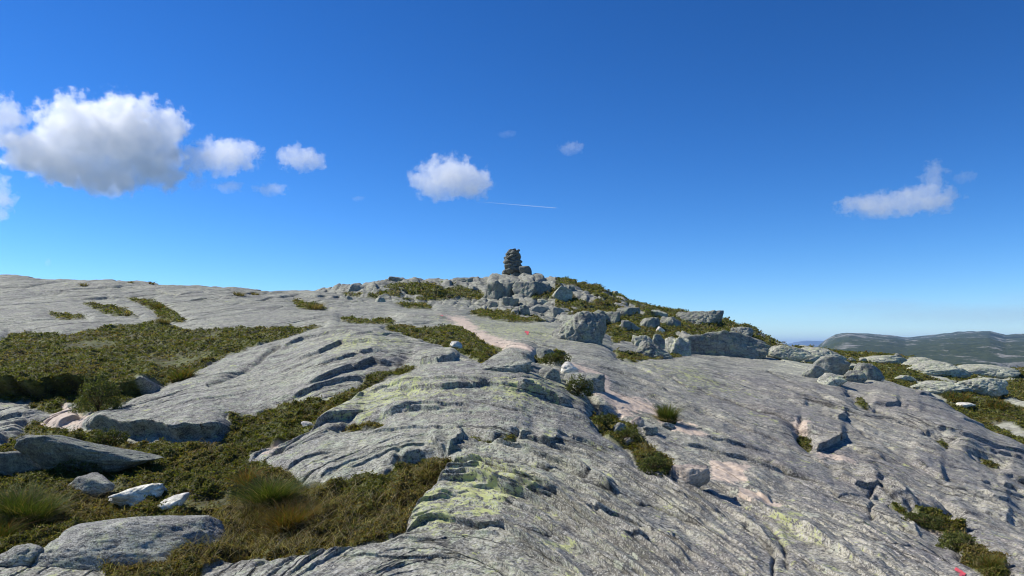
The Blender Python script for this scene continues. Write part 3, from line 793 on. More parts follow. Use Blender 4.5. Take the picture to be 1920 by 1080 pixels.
for k, (u, v, w, h) in enumerate([(1162, 812, 34, 20), (1196, 800, 40, 22), (1222, 816, 44, 20), (1180, 832, 36, 16), (1252, 805, 40, 14)]):
    B('path_stone', ['small grey stone at the left end of the row in the pink rubble', 'upright stone second from left in the pink rubble', 'flat pale stone in the middle of the pink rubble',
       'lowest stone of the pink rubble', 'flat pinkish stone at the right end of the rubble near the grass tuft'][k], 'stone', u, v, w * .72, h * .75, bpy.data.materials['pink_rock'] if k % 2 else M_GREY, 60 + k, .7, .2 * k, .3, sub=4, group='stones in the pink rubble')
# summit hill
hill = [
 (932, 558, 62, 36, 'large cube-like boulder with a sunlit left face below the cairn', M_FAR, 71, .9, .75, 7, 30),
 (984, 552, 56, 34, 'angular boulder leaning over the dark hollow below the cairn', M_FAR, 72, .9, -.5, 9, 22),
 (1014, 550, 44, 30, 'broad rounded boulder below right of the cairn', M_FAR, 73, .9, .2, 12, 14),
 (1050, 561, 46, 34, 'pale upright block on the slope right of the cairn', M_PALE, 74, .8, .4, 8, 26),
 (955, 572, 40, 22, 'rounded boulder under the large cube-like boulder', M_FAR, 75, .8, .1, 13, 12),
 (922, 576, 24, 15, 'small round boulder left of the pile under the cairn', M_FAR, 76, .8, .1, 13, 12),
 (1012, 586, 44, 22, 'dark-faced block at the bottom of the pile under the cairn', M_GREY, 77, .8, .1, 8, 26),
 (1046, 588, 30, 16, 'square block beside the dark-faced block under the cairn', M_GREY, 78, .8, .3, 8, 26),
 (982, 590, 30, 20, 'tilted slab wedged between boulders at the foot of the pile', M_FAR, 79, .5, .7, 8, 20),
 (1088, 640, 118, 66, 'big wrinkled rounded outcrop standing above the right end of the red-marked slab', M_FAR, 80, .9, .1, 18, 12),
 (1018, 571, 26, 12, 'small pale stone in the grass below the rounded boulder', M_PALE, 81, .8, .1, 10, 14),
 (1154, 551, 16, 8, 'small stone on the skyline right of the cairn', M_PALE, 82, .8, .3, 10, 14),
 (1068, 541, 24, 9, 'flat stone on the skyline just right of the cairn rocks', M_FAR, 83, .8, .3, 10, 14),
 (870, 528, 40, 12, 'low block on the skyline left of the cairn', M_FAR, 84, .8, .3, 10, 14),
 (665, 545, 46, 18, 'dark-shadowed block on the left part of the summit hill', M_GREY, 85, .8, .2, 9, 18),
 (712, 566, 26, 12, 'pale stone near the leftmost red mark', M_PALE, 86, .8, .2, 9, 14),
 (655, 562, 16, 11, 'small upright stone on the rim below the left end of the summit hill', M_GREY, 87, .8, .2, 9, 14),
 (745, 527, 44, 12, 'low rounded outcrop on the skyline above the green slope', M_FAR, 88, .8, .2, 9, 12),
 (1122, 598, 30, 24, 'grey block in the heather at the middle of the right slope', M_FAR, 89, .8, .6, 8, 22),
 (1150, 606, 44, 30, 'wedge-shaped block on the right slope of the summit hill', M_FAR, 90, .8, -.4, 8, 22),
 (1182, 618, 46, 22, 'low leaning slab on the lower right slope', M_FAR, 91, .7, .3, 8, 20),
 (1216, 612, 48, 26, 'broken grey block above the white pointed stone', M_FAR, 92, .7, -.3, 8, 20),
 (1260, 612, 52, 28, 'grey block in the heather above the wide cliff-like outcrop', M_FAR, 93, .8, .2, 9, 18),
 (1180, 590, 50, 18, 'flat slab across the upper right slope', M_FAR, 94, .7, .1, 9, 16),
 (1232, 592, 44, 16, 'low pale slab below the right skyline', M_PALE, 95, .7, .2, 9, 16),
 (1238, 622, 20, 14, 'small white pointed stone in the heather above the cliff-like outcrop', M_WHITE, 96, .8, .2, 8, 18),
 (1320, 606, 90, 28, 'rounded knob with a shaded right end on the right skyline of the hill', M_FAR, 97, .7, .1, 13, 10),
 (1395, 628, 52, 22, 'last dark rounded rock where the hill skyline drops away', M_GREY, 98, .8, .2, 12, 12),
 (1208, 652, 52, 34, 'pale cracked outcrop at the left end of the cliff-like row', M_PALE, 99, .7, .1, 12, 12),
 (1236, 652, 40, 36, 'narrow upright outcrop second in the cliff-like row', M_FAR, 100, .7, .2, 11, 14),
 (1225, 668, 84, 30, 'grey wedge lying before the cliff-like row', M_FAR, 101, .6, .15, 9, 18),
 (1276, 666, 56, 48, 'tall pale block at the middle of the cliff-like row', M_PALE, 102, .7, .1, 10, 16),
 (1366, 668, 192, 56, 'long wide cliff-like outcrop sloping down to the right', M_FAR, 103, .4, -.05, 14, 9),
]
for (u, v, w, h, lab, mt, sd, dp, ro, fc, so) in hill:
    kw = {}
    if sd == 103: kw = dict(prof=[(-1, .95), (-.6, 1.05), (-.1, 1.0), (.4, .72), (1, .25)])
    if sd == 101: kw = dict(prof=[(-1, .3), (-.3, 1.1), (.3, .8), (1, .2)])
    B('outcrop' if 'outcrop' in lab or 'knob' in lab else 'boulder', lab, 'outcrop' if 'outcrop' in lab or 'knob' in lab else 'boulder', u, v, w * (.80 if w < 60 else .9), h * (.72 if w < 60 else .88), mt, sd, dp, ro, .47,
      sub=6 if w > 80 else 5 if w > 34 else 4, facets=fc, soft=so + 12, rough=.17 if w > 50 else .11, group='rocks of the summit hill', wr=.07, **kw)
# right side
right = [
 (1480, 675, 92, 28, 'pale rounded outcrop at the foot of the hill, leftmost on the right skyline', M_PALE, 111),
 (1548, 684, 96, 34, 'pale outcrop with a dark right shoulder beside the blue mountain', M_PALE, 112),
 (1560, 700, 72, 34, 'dark greenish slab-sided boulder in the right-hand boulder group', M_GREY, 113),
 (1632, 712, 66, 32, 'large rounded boulder at the right end of the boulder group', M_FAR, 114),
 (1606, 716, 48, 22, 'oval boulder in front of the large rounded one', M_FAR, 115),
 (1528, 708, 46, 24, 'blocky grey rock at the left of the boulder group', M_GREY, 116),
 (1564, 722, 60, 22, 'low pale rock in front of the boulder group', M_PALE, 117),
 (1645, 712, 30, 14, 'small white stone below the boulder group', M_WHITE, 118),
 (1597, 678, 16, 8, 'small round stone in the green hollow before the far plateau', M_FAR, 119),
 (1620, 679, 18, 7, 'small flat pale stone in the green hollow', M_PALE, 120),
 (1684, 672, 14, 10, 'perched round boulder standing against the far plateau', M_GREY, 121),
 (1665, 680, 90, 14, 'long low pale outcrop leading to the perched boulder', M_PALE, 122),
 (1740, 690, 90, 20, 'pale flat outcrop against the far plateau right of the perched boulder', M_PALE, 123),
 (1762, 702, 130, 26, 'broad whitish outcrop behind the right-hand grass', M_PALE, 124),
 (1866, 708, 130, 24, 'long whitish slab on the skyline at the right edge', M_PALE, 125),
 (1858, 742, 110, 34, 'pale humped outcrop in the right-hand grass', M_PALE, 126),
 (1775, 738, 130, 22, 'low pale rock shelf in the right-hand grass', M_PALE, 127),
 (1815, 765, 34, 8, 'flat pale stone in the grass beyond the slab edge', M_WHITE, 128),
 (1600, 694, 54, 10, 'narrow pale ledge behind the boulder group', M_PALE, 129),
 (1700, 716, 40, 12, 'small pale rock between the two long outcrops', M_PALE, 130),
]
for (u, v, w, h, lab, mt, sd) in right:
    B('outcrop' if 'outcrop' in lab or 'slab' in lab and 'boulder' not in lab else 'boulder', lab, 'outcrop' if 'outcrop' in lab or 'slab' in lab and 'boulder' not in lab else 'boulder',
      u, v, w, h, mt, sd, .6, .1, .32, sub=6 if w > 80 else 5 if w > 34 else 4, facets=16, soft=12, rough=.13, wr=.05, group='rocks on the right-hand low ground',
      prof=[(-1, .6), (-.3, 1), (.3, .95), (1, .45)])

# ------------------------------------------------------------------ summit cairn
cp = locate(962, 511)
CM = cp[1] / F
cairn = bpy.data.objects.new('cairn', None); COL.objects.link(cairn)
cairn.location = (float((961 - 960) * CM), float(cp[1] + .4), float((HV - 510) * CM))
tag(cairn, 'tall dark stacked-stone cairn on the summit', 'cairn')
stone_me = []
for s in range(9):
    v, f = rock_shape(300 + s, (.5, .42, .26), facets=9, rough=.07, sub=3, soft=20)
    o = mesh_np('stone', v, f, M_CAIRN); stone_me.append(o.data); bpy.data.objects.remove(o)
rs = random.Random(5)
H = 43 * CM
core_v, f = rock_shape(320, (.40, .36, H * .46), facets=10, rough=.05, sub=4)
core = mesh_np('rubble_core', core_v, f, M_CAIRN, parent=cairn); core.location = (0, 0, H * .45)
nst = 0
lay = 13
for k in range(lay):
    t = (k + .5) / lay
    R = np.interp(t, [0, .15, .6, .8, .93, 1.0], [.84, .76, .72, .66, .50, .26])
    cnt = 7 if t < .85 else (6 if t < .95 else 4)
    for q in range(cnt):
        if nst >= 96: break
        a = 2 * math.pi * (q + .5 * (k % 2)) / cnt + rs.uniform(-.2, .2)
        s = bpy.data.objects.new('stone', stone_me[rs.randrange(9)]); COL.objects.link(s); s.parent = cairn
        rad = max(R - .20, 0.0) + rs.uniform(-.08, .08)
        s.location = (rad * math.cos(a), rad * math.sin(a), t * H + rs.uniform(-.02, .02))
        s.rotation_euler = (rs.uniform(-.6, .6), rs.uniform(-.6, .6), a + math.pi / 2 + rs.uniform(-.4, .4))
        sc = rs.uniform(.5, .86) * (1.0 if t < .85 else .8)
        s.scale = (sc, sc, sc * rs.uniform(.7, 1.0)); nst += 1
B('boulder', 'dark rounded boulder against the right foot of the cairn', 'boulder', 985, 507, 24, 15, M_CAIRN, 140, .8, .1, .2, sub=4)
B('boulder', 'light speckled rock at the foot of the cairn', 'boulder', 968, 509, 22, 10, M_FAR, 141, .8, .1, .2, sub=4)

# ------------------------------------------------------------------ low plants
GREENS = np.array([(.055, .072, .018), (.075, .090, .022), (.040, .055, .016), (.100, .110, .030), (.060, .062, .022), (.085, .080, .030)])
BROWNS = np.array([(.13, .105, .045), (.09, .070, .034), (.17, .145, .075), (.075, .052, .028), (.11, .11, .04)])
DRY = poly_sdf([(200,1090),(60,1040),(230,1050),(420,960),(600,900),(700,930),(800,880),(850,880),(780,1000),(640,1040),(400,1080)])
dryf = samp(np.clip(DRY, -60, 60), UJ, VJ)

def scatter(weight, n, seed):
    """pick n cells of the hillside with probability ~ weight (per vertex), return positions"""
    r = np.random.default_rng(seed)
    w = weight[:-1, :-1].ravel().astype(float); c = np.cumsum(w); c /= c[-1]
    k = np.searchsorted(c, r.random(n)); i, j = k // (NC - 1), k % (NC - 1)
    a, b = r.random(n), r.random(n)
    def bl(Q): return Q[i, j] * (1 - a) * (1 - b) + Q[i + 1, j] * a * (1 - b) + Q[i, j + 1] * (1 - a) * b + Q[i + 1, j + 1] * a * b
    return np.stack([bl(X), bl(YF), bl(Zf)], 1), i, j, r

# area a cell fills as seen from the path, so that plants are as dense as one would see them
cell_u = np.gradient(uc)[None, :]; cell_v = np.clip(np.abs(np.gradient(VF, axis=0)), .15, 5)
vis = (VF <= rowmin + 40) & (DD < 72)
area = (cell_v + .15 * (-np.gradient(lr)[:, None] * -1) * 300) * cell_u * vis
def leaves(name, label, n, weight, seed, size_px, palette_fn, up=.5, nleaf=4, lift=.5):
    P, i, j, r = scatter(weight, n, seed)
    d = P[:, 1]
    sz = size_px * d / F * r.uniform(.6, 1.5, n) * np.clip(9 / d, .62, 1.5) ** .25
    V = []; C = []
    col = palette_fn(P, i, j, r)
    for q in range(nleaf):
        off = r.normal(size=(n, 3)) * (sz * .75)[:, None]; off[:, 2] = np.abs(off[:, 2]) * lift + sz * .15
        c = P + off
        nrm = r.normal(size=(n, 3)); nrm[:, 2] = np.abs(nrm[:, 2]) + up; nrm /= np.linalg.norm(nrm, axis=1)[:, None]
        t = np.cross(nrm, r.normal(size=(n, 3))); t /= np.linalg.norm(t, axis=1)[:, None]
        b = np.cross(nrm, t); L = (sz * r.uniform(.5, 1.0, n))[:, None]
        V.append(np.stack([c - t * L, c - b * L * .38, c + t * L, c + b * L * .38], 1))
        C.append(np.repeat((col * r.uniform(.7, 1.35, (n, 1)))[:, None, :], 4, 1))
    V = np.concatenate(V).reshape(-1, 3); C = np.concatenate(C).reshape(-1, 3)
    o = mesh_np(name, V, np.arange(len(V)).reshape(-1, 4), M_LEAF, smooth_shade=False)
    vcol(o.data, 'tint', np.hstack([C, np.ones((len(C), 1))]))
    return tag(o, kind='stuff')

patch = fbm(X * 1.1, Y * .9, 3, 141)
def pal_heather(P, i, j, r):
    n = len(P); g = GREENS[r.integers(0, len(GREENS), n)]; b = BROWNS[r.integers(0, len(BROWNS), n)]
    pb = np.clip(.20 + patch[i, j] * .95 + .62 * smooth((-dryf[i, j]) / 25) + .5 * soilm[i, j] + .26 * smooth((9.5 - P[:, 1]) / 2.5), .04, .92)
    c = np.where((r.random(n) < pb)[:, None], b, g)
    far = smooth((P[:, 1] - 14) / 25)[:, None]
    mead = (smooth((P[:, 1] - 12) / 5) * .12 + 1.0)[:, None]
    return c * mead * np.array([1.40, 1.28, .80])
wv = area * vegm * np.clip(1 - soilm * .85, 0, 1) * (sv < -1)
leaves('heather', None, 175000, wv * (DD < 16), 401, 2.9, pal_heather)
leaves('crowberry', None, 165000, wv * (DD >= 16), 402, 2.7, pal_heather)

def blades(P, h, lean, width, r, col, droop=.35):
    """curved grass blades as narrow three-segment strips"""
    n = len(P); az = r.random(n) * 2 * np.pi
    dirn = np.stack([np.cos(az), np.sin(az), 0 * az], 1)
    if lean is not None: dirn = lean
    side = np.stack([-dirn[:, 1], dirn[:, 0], 0 * az], 1) + r.normal(size=(n, 3)) * .4
    side /= np.linalg.norm(side, axis=1)[:, None]
    V = []
    for t, wf in ((0, 1), (.4, .85), (.75, .55), (1, .05)):
        c = P + dirn * (h * droop * t ** 1.8)[:, None] + np.array([0, 0, 1.0]) * (h * (t - .22 * t * t))[:, None]
        V.append(c - side * (width * wf)[:, None]); V.append(c + side * (width * wf)[:, None])
    V = np.stack(V, 1).reshape(-1, 3)
    b = np.arange(n)[:, None] * 8
    Fc = np.concatenate([b + np.array([[0, 1, 3, 2]]), b + np.array([[2, 3, 5, 4]]), b + np.array([[4, 5, 7, 6]])])
    return V, Fc, np.repeat(col, 8, 0)

def tussock(label, u, v, rad_px, h_px, nb, seed, kind='green', cat='grass tuft', name='grass_tuft', spread=.75, group=None):
    r = np.random.default_rng(seed); p = locate(u, v); m = p[1] / F
    R = rad_px * m; Hh = h_px * m
    rr = R * .62 * np.sqrt(r.random(nb)); a = r.random(nb) * 2 * np.pi
    P = np.stack([rr * np.cos(a), rr * np.sin(a), np.zeros(nb)], 1)
    for k in range(nb): P[k, 2] = height_at(p[0] + P[k, 0], p[1] + P[k, 1]) - p[2] - .01
    out = np.stack([np.cos(a), np.sin(a), 0 * a], 1) * (rr / (R * .62))[:, None] + r.normal(size=(nb, 3)) * .7; out[:, 2] = 0
    h = Hh * r.uniform(.35, 1.2, nb)
    w = np.full(nb, max(.0016, .42 * m)) * r.uniform(.6, 1.3, nb)
    g = np.array([(.060, .085, .014), (.085, .11, .02), (.045, .065, .012)])[r.integers(0, 3, nb)]
    s = np.array([(.26, .20, .09), (.19, .13, .05), (.13, .11, .04)])[r.integers(0, 3, nb)]
    o_ = np.array([(.20, .10, .025), (.16, .09, .02), (.12, .10, .02)])[r.integers(0, 3, nb)]
    mixp = {'green': .16, 'orange': .75, 'mixed': .4, 'straw': .8}[kind]
    alt = s if kind in ('straw', 'green') else o_
    col = np.where((r.random(nb) < mixp)[:, None], alt, g) * r.uniform(.7, 1.3, (nb, 1))
    V, Fc, C = blades(P, h, out, w, r, col, spread)
    # dead thatch round the foot
    nt = nb // 3; a2 = r.random(nt) * 2 * np.pi; P2 = np.stack([R * .5 * np.cos(a2), R * .5 * np.sin(a2), 0 * a2], 1)
    for k in range(nt): P2[k, 2] = height_at(p[0] + P2[k, 0], p[1] + P2[k, 1]) - p[2]
    out2 = np.stack([np.cos(a2), np.sin(a2), 0 * a2], 1) + r.normal(size=(nt, 3)) * .3; out2[:, 2] = 0
    V2, F2, C2 = blades(P2, Hh * .32 * r.uniform(.5, 1.2, nt), out2, w[:nt], r, np.array([(.30, .25, .15)]) * r.uniform(.5, 1.2, (nt, 1)), 1.7)
    o = mesh_np(name, np.vstack([V, V2]), np.vstack([Fc, F2 + len(V)]), M_GRASS, smooth_shade=False)
    vcol(o.data, 'tint', np.hstack([np.vstack([C, C2]), np.ones((len(C) + len(C2), 1))]))
    o.location = p
    return tag(o, label, cat, group)

T = tussock
T('tall dense green grass tussock in the left foreground beside the orange one', 508, 940, 52, 62, 2600, 501)
T('orange-tipped grass fringe on the left side of the tall green tussock', 462, 905, 24, 34, 500, 502, 'orange')
T('orange-brown grass tussock just in front of the tall green one', 546, 985, 56, 46, 1900, 503, 'orange')
T('big soft green grass tussock at the left edge of the foreground', 52, 975, 66, 60, 2400, 504, 'green')
T('olive grass tussock at the left edge below the big soft one', -6, 1012, 46, 52, 900, 505, 'mixed')
T('round bright green grass tuft growing alone on the right-hand slab', 1251, 790, 25, 40, 900, 506, 'green', spread=.4)
T('green grass tuft beside the left slab at the edge of the meadow', 342, 712, 28, 26, 700, 507, 'mixed')
T('small dark grass tuft on the left ridge above the meadow', 298, 578, 12, 14, 200, 508, 'mixed')
T('tawny grass tuft in the gully on the left ridge', 308, 606, 15, 12, 240, 509, 'straw')
T('straw-coloured grass tuft on the rim where the ridge meets the hill', 590, 580, 20, 15, 320, 510, 'straw')
T('grey twiggy tuft leftmost on the left skyline', 158, 536, 10, 8, 90, 511, 'straw')
T('thin tuft second from left on the skyline', 246, 531, 8, 6, 60, 512, 'straw')
T('small green tuft third from left on the skyline', 284, 533, 7, 7, 80, 513, 'mixed')
T('brown grass tuft where the left skyline dips', 448, 554, 14, 9, 160, 514, 'straw')
T('low brown tuft at the right end of the left skyline', 478, 553, 11, 6, 110, 515, 'straw')
T('yellow-brown grass clump between the foreground heather and the lichen slab', 800, 892, 30, 22, 500, 516, 'straw')
T('pale grass clump in the right-hand green hollow', 1795, 748, 40, 13, 400, 517, 'mixed')
T('second grass clump beside the humped outcrop on the right', 1868, 765, 26, 15, 300, 518, 'mixed')
T('olive tuft in the crack at the bottom right', 1856, 1062, 26, 26, 500, 519, 'mixed')
T('wispy tuft left of the orange tussock', 470, 975, 30, 28, 600, 520, 'straw')

def bush(label, u, v, w_px, h_px, n, seed, tone=1.0, name='shrub'):
    r = np.random.default_rng(seed); p = locate(u, v); m = p[1] / F
    R = w_px * m / 2; Hh = h_px * m
    root = bpy.data.objects.new(name, None); COL.objects.link(root); root.location = p
    tag(root, label, 'shrub')
    a = r.random(n) * 2 * np.pi; el = np.arcsin(r.random(n)); q = r.uniform(.55, 1.0, n) ** .5
    lump = 1 + .22 * np.sin(a * 3 + seed) * np.cos(el * 5)
    c = np.stack([R * q * lump * np.cos(a) * np.cos(el), R * .8 * q * lump * np.sin(a) * np.cos(el), Hh * q * lump * np.sin(el)], 1)
    sz = max(.012, 2.2 * m) * r.uniform(.6, 1.4, n)
    nrm = r.normal(size=(n, 3)); nrm[:, 2] = np.abs(nrm[:, 2]) + .3; nrm /= np.linalg.norm(nrm, axis=1)[:, None]
    t = np.cross(nrm, r.normal(size=(n, 3))); t /= np.linalg.norm(t, axis=1)[:, None]; b = np.cross(nrm, t)
    V = np.stack([c - t * sz[:, None], c - b * (sz * .4)[:, None], c + t * sz[:, None], c + b * (sz * .4)[:, None]], 1).reshape(-1, 3)
    col = GREENS[r.integers(0, len(GREENS), n)] * r.uniform(.6, 1.3, (n, 1)) * tone * 1.35
    o = mesh_np('foliage', V, np.arange(4 * n).reshape(-1, 4), M_LEAF, False, root)
    vcol(o.data, 'tint', np.hstack([np.repeat(col, 4, 0), np.ones((4 * n, 1))]))
    ns = 60; a = r.random(ns) * 2 * np.pi
    P = np.zeros((ns, 3)); out = np.stack([np.cos(a), np.sin(a), 0 * a], 1)
    V, Fc, C = blades(P, Hh * r.uniform(.5, .9, ns), out, np.full(ns, .004 + .2 * m), r, np.array([(.07, .05, .035)]) * np.ones((ns, 1)), 1.2 * R / Hh)
    s = mesh_np('twigs', V, Fc, M_GRASS, False, root); vcol(s.data, 'tint', np.hstack([C, np.ones((len(C), 1))]))
    return root
bush('dark round heather bush in front of the grey boulder by the pink path', 1084, 742, 60, 36, 1700, 601, .85)
bush('low dark heather bush at the top of the pink path', 1042, 684, 60, 24, 1100, 602, .8)
bush('heather bush filling the lower end of the crack beside the right-hand slab', 1228, 890, 66, 36, 1700, 603, 1.0)
bush('green heather bush in the middle of the crack beside the right-hand slab', 1176, 832, 54, 30, 1300, 604, 1.0)
bush('small green shrub at the upper end of the crack', 1132, 798, 36, 20, 700, 605, 1.1)
bush('steep cushion of heather between the two dark peat hollows', 184, 772, 86, 66, 3600, 606, 1.0)
bush('dark heather cushion in the shade at the left foot of the left slab', 205, 832, 70, 28, 1600, 607, .9)
bush('bright green juniper cushion in the bottom right crack', 1795, 1030, 70, 30, 2000, 608, 1.25)
bush('dark sprawling heather in the bottom right crack above the bright cushion', 1722, 985, 90, 18, 1600, 609, .9)
bush('leafy crowberry sprig patch in front of the long dark boulder', 150, 890, 90, 30, 1700, 610, 1.0)

# dry grass stalks among the low plants
P, i_, j_, r_ = scatter(wv * (DD < 24) * (.12 + smooth(-dryf / 20) * 1.0 + smooth((patch - .15) / .2) * .35), 15000, 405)
nb = len(P); dd_ = P[:, 1] / F
cl = np.array([(.30, .24, .12), (.20, .15, .07), (.13, .13, .045), (.34, .29, .18)])[r_.integers(0, 4, nb)] * r_.uniform(.6, 1.25, (nb, 1))
V, Fc, C = blades(P, r_.uniform(.03, .11, nb) * np.clip(9 / P[:, 1], .6, 1.3), None, np.maximum(.0016, .38 * dd_), r_, cl, .9)
dg = mesh_np('dry_grass', V, Fc, M_GRASS, False); vcol(dg.data, 'tint', np.hstack([C, np.ones((len(C), 1))])); tag(dg, kind='stuff')

# ------------------------------------------------------------------ red trail marks painted on the rock
g = NT('red_paint')
tc = g.n('ShaderNodeTexCoord')
b = g.n('ShaderNodeBsdfPrincipled'); b.inputs['Roughness'].default_value = .6
g.l(g.mix(g.ramp(g.noise(tc.outputs['Object'], 40, 4, .7), [(.4, 0.0), (.6, 1.0)]), (.72, .045, .055), (.60, .12, .12)), b.inputs['Base Color'])
g.l(b.outputs[0], g.out.inputs[0])
M_RED = g.m
def mark(label, u, v, pts_px, k):
    """painted T strokes draped on the rock; strokes in local px around (u, v)"""
    V = []; Fc = []
    for (x0, y0, x1, y1, w) in pts_px:
        n = 14; base = len(V)
        L = math.hypot(x1 - x0, y1 - y0); nx, ny = -(y1 - y0) / L, (x1 - x0) / L
        rr_ = random.Random(k)
        for q in range(n + 1):
            t = q / n
            for s in (-1, -.33, .33, 1):
                ww = w / 2 * (1 + rr_.uniform(-.18, .18))
                px = x0 + (x1 - x0) * t + nx * ww * s; py = y0 + (y1 - y0) * t + ny * ww * s
                p = locate(u + px, v + py)
                V.append((p[0], p[1] - .004, height_at(p[0], p[1]) + .006))
        for q in range(n):
            for s in range(3):
                a = base + q * 4 + s
                Fc.append((a, a + 1, a + 5, a + 4))
    o = mesh_np('trail_mark', np.array(V), np.array(Fc), M_RED)
    return tag(o, label, 'trail mark', 'red painted trail marks')
mark('red painted T on the grey slab left of the wrinkled outcrop', 988, 624, [(-4, -2, 4, 0, 3), (0, 0, 1.5, 4, 3)], 1)
mark('small red painted spot at the upper left end of the marked slab', 828, 593, [(-3, 0, 3, 0, 3), (0, 0, 0, 2.5, 3)], 2)
mark('small red painted T highest up, left of the hill\'s green slope', 715, 562, [(-2.5, -1, 2.5, -1, 2.6), (0, 0, 0, 3, 2.6)], 3)
mark('bright red paint stroke at the bottom right of the slab', 1799, 1073, [(-9, -6, 10, 6, 6), (0, 4, 4, 9, 6)], 4)

# ------------------------------------------------------------------ clouds
def cloud_mat(name, blobs, dens, nscale, wisp, slope, bright=1.0):
    g = NT(name)
    tc = g.n('ShaderNodeTexCoord'); ob = tc.outputs['Object']
    fld = None
    for (c, r) in blobs:
        mp = g.n('ShaderNodeMapping'); g.l(ob, mp.inputs[0])
        mp.inputs['Scale'].default_value = tuple(1 / q for q in r)
        mp.inputs['Location'].default_value = tuple(-a / q for a, q in zip(c, r))
        ln = g.n('ShaderNodeVectorMath', operation='LENGTH'); g.l(mp.outputs[0], ln.inputs[0])
        f = g.math('SUBTRACT', 1.0, ln.outputs['Value'])
        if fld is None: fld = f
        else:
            nd = g.n('ShaderNodeMath', operation='SMOOTH_MAX'); g.l(fld, nd.inputs[0]); g.l(f, nd.inputs[1]); nd.inputs[2].default_value = .12
            fld = nd.outputs[0]
    n = g.noise(ob, nscale, 8, .66)
    n = g.math('MULTIPLY', g.math('SUBTRACT', n, .5), wisp)
    f = g.math('ADD', fld, n)
    f = g.math('SUBTRACT', f, .16)
    f = g.math('MULTIPLY', f, slope, True)
    f = g.math('MULTIPLY', f, f)
    v = g.n('ShaderNodeVolumePrincipled')
    v.inputs['Color'].default_value = (bright, bright, bright, 1)
    v.inputs['Anisotropy'].default_value = .38
    g.l(g.math('MULTIPLY', f, dens), v.inputs['Density'])
    g.l(v.outputs[0], g.out.inputs['Volume'])
    return g.m

CY = 2200.0
def cloud(label, blobs_px, dens=.02, nscale=.012, wisp=1.1, name='cloud', cy=CY, slope=6.0, thick=.5):
    m = cy / F
    us = np.mean([b[0] for b in blobs_px]); vs = np.mean([b[1] for b in blobs_px])
    bl = [(((u - us) * m, 0 if len(q) == 0 else q[0] * m, (vs - v) * m), (ru_ * m, max(ru_, rv_) * thick * m, rv_ * m)) for (u, v, ru_, rv_, *q) in blobs_px]
    import bmesh
    bm = bmesh.new()
    # hull: one closed lumpy skin round all the puffs
    dirs, f = ICO[4]
    V = []
    for dvec in dirs:
        t = 0
        for c, r in bl:
            A = sum((dvec[k] / r[k]) ** 2 for k in range(3)); Bq = -2 * sum(dvec[k] * c[k] / r[k] ** 2 for k in range(3)); Cq = sum((c[k] / r[k]) ** 2 for k in range(3)) - 1.0
            disc = Bq * Bq - 4 * A * Cq
            if disc > 0: t = max(t, (-Bq + math.sqrt(disc)) / (2 * A))
        V.append(t)
    V = np.array(V); V = np.maximum(V, np.percentile(V, 5) * .6)
    o = mesh_np(name, dirs * (V * 1.06)[:, None], f, cloud_mat(name, bl, dens * .75, nscale * 1.6, wisp * 1.75, slope))
    bm.free()
    o.location = ((us - 960) * m, cy, (HV - vs) * m)
    o.data.materials[0].cycles.volume_step_rate = .35 if hasattr(o.data.materials[0].cycles, 'volume_step_rate') else 1
    return tag(o, label, 'cloud')

cloud('biggest white puffy cloud with a grey underside, at upper left', [(225,258,122,96),(145,252,105,84),(85,288,105,56),(275,302,95,66),(205,322,90,58),(305,240,58,54),(130,310,95,48)], .035, .011, 1.15)
cloud('ragged white cloud cut by the left edge beside the biggest cloud', [(0,215,62,48),(10,250,50,28)], .02, .014, 1.3)
cloud('white cloud touching the right side of the biggest cloud', [(420,292,78,42),(375,300,45,34),(455,285,40,34)], .022, .016, 1.2)
cloud('small oval white cloud right of the big cloud group', [(560,295,50,30),(585,305,38,18)], .022, .022, 1.25)
cloud('domed white cloud alone above and left of the cairn', [(843,330,78,48),(870,345,66,36),(815,350,50,30),(800,340,40,28)], .026, .016, 1.1)
cloud('long thin grey-white cloud at the right', [(1640,385,85,26),(1720,375,90,32),(1750,330,34,32)], .014, .016, 1.4)
cloud('faint small puff right of the domed cloud', [(1070,277,28,15)], .010, .03, 1.6)
cloud('small wisp below the cloud touching the big one', [(428,350,34,13)], .012, .03, 1.5)
cloud('small bright wisp below the oval cloud', [(507,355,38,14)], .013, .03, 1.5)
cloud('tiny wisp just under the right end of the biggest cloud', [(368,342,20,17)], .012, .035, 1.6)
cloud('cloud fragment cut by the left edge below the ragged cloud', [(-4,365,38,44),(-10,400,36,18)], .016, .02, 1.4)
cloud('tiny faint wisp to the left of the domed cloud', [(670,372,14,6)], .008, .05, 1.5)
cloud('faint wisp beside the long grey-white cloud', [(1808,331,26,14)], .006, .03, 1.5)
cloud('barely visible wisp above the domed cloud', [(950,251,22,8)], .004, .04, 1.5)
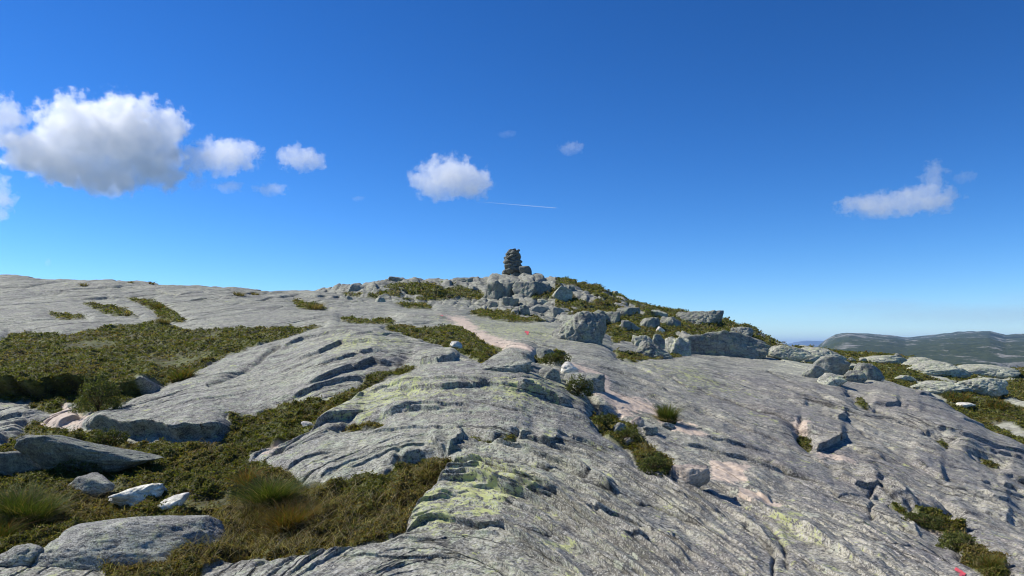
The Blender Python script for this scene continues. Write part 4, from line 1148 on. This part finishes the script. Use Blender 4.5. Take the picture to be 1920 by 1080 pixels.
cloud('thin pale veil of high cloud low above the far plateau at right', [(1900,590,620,40),(1650,575,300,26),(2150,560,500,40)], .00028, .0006, .7, cy=15000.0, slope=1.6, thick=.3)
cloud('tiny wisp low over the left ridge', [(90,491,8,9)], .010, .06, 1.5)

g = NT('contrail')
b = g.n('ShaderNodeBsdfTranslucent'); b.inputs[0].default_value = (.9, .93, .97, 1)
tr = g.n('ShaderNodeBsdfTransparent'); mx = g.n('ShaderNodeMixShader'); mx.inputs[0].default_value = .20
g.l(tr.outputs[0], mx.inputs[1]); g.l(b.outputs[0], mx.inputs[2]); g.l(mx.outputs[0], g.out.inputs[0])
m = 9000 / F; a0 = np.array([(895 - 960) * m, 9000, (HV - 378) * m]); a1 = np.array([(1044 - 960) * m, 9000, (HV - 390) * m])
V = []; Fc = []
for k in range(41):
    t = k / 40; c = a0 * (1 - t) + a1 * t; r_ = (.10 + .55 * min(1, t * 1.5)) * m * (1 if k < 40 else .1)
    for q in range(8): V.append(c + np.array([0, r_ * math.cos(q * math.pi / 4), r_ * math.sin(q * math.pi / 4)]))
for k in range(40):
    for q in range(8): Fc.append((k * 8 + q, k * 8 + (q + 1) % 8, (k + 1) * 8 + (q + 1) % 8, (k + 1) * 8 + q))
tag(mesh_np('contrail', np.array(V), np.array(Fc), g.m), 'thin white aircraft trail right of the domed cloud', 'contrail')

# ------------------------------------------------------------------ air
g = NT('haze')
v = g.n('ShaderNodeVolumePrincipled')
v.inputs['Color'].default_value = (.36, .60, 1.0, 1); v.inputs['Density'].default_value = 1.0e-4; v.inputs['Anisotropy'].default_value = .1
g.l(v.outputs[0], g.out.inputs['Volume'])
x0, x1, y0, y1, z0, z1 = -17000, 17000, -17000, 17000, -260, 135
hv = np.array([(x, y, z) for z in (z0, z1) for y in (y0, y1) for x in (x0, x1)], float)
hf = np.array([(0, 2, 3, 1), (4, 5, 7, 6), (0, 1, 5, 4), (2, 6, 7, 3), (0, 4, 6, 2), (1, 3, 7, 5)])
tag(mesh_np('haze', hv, hf, g.m, False), kind='stuff')
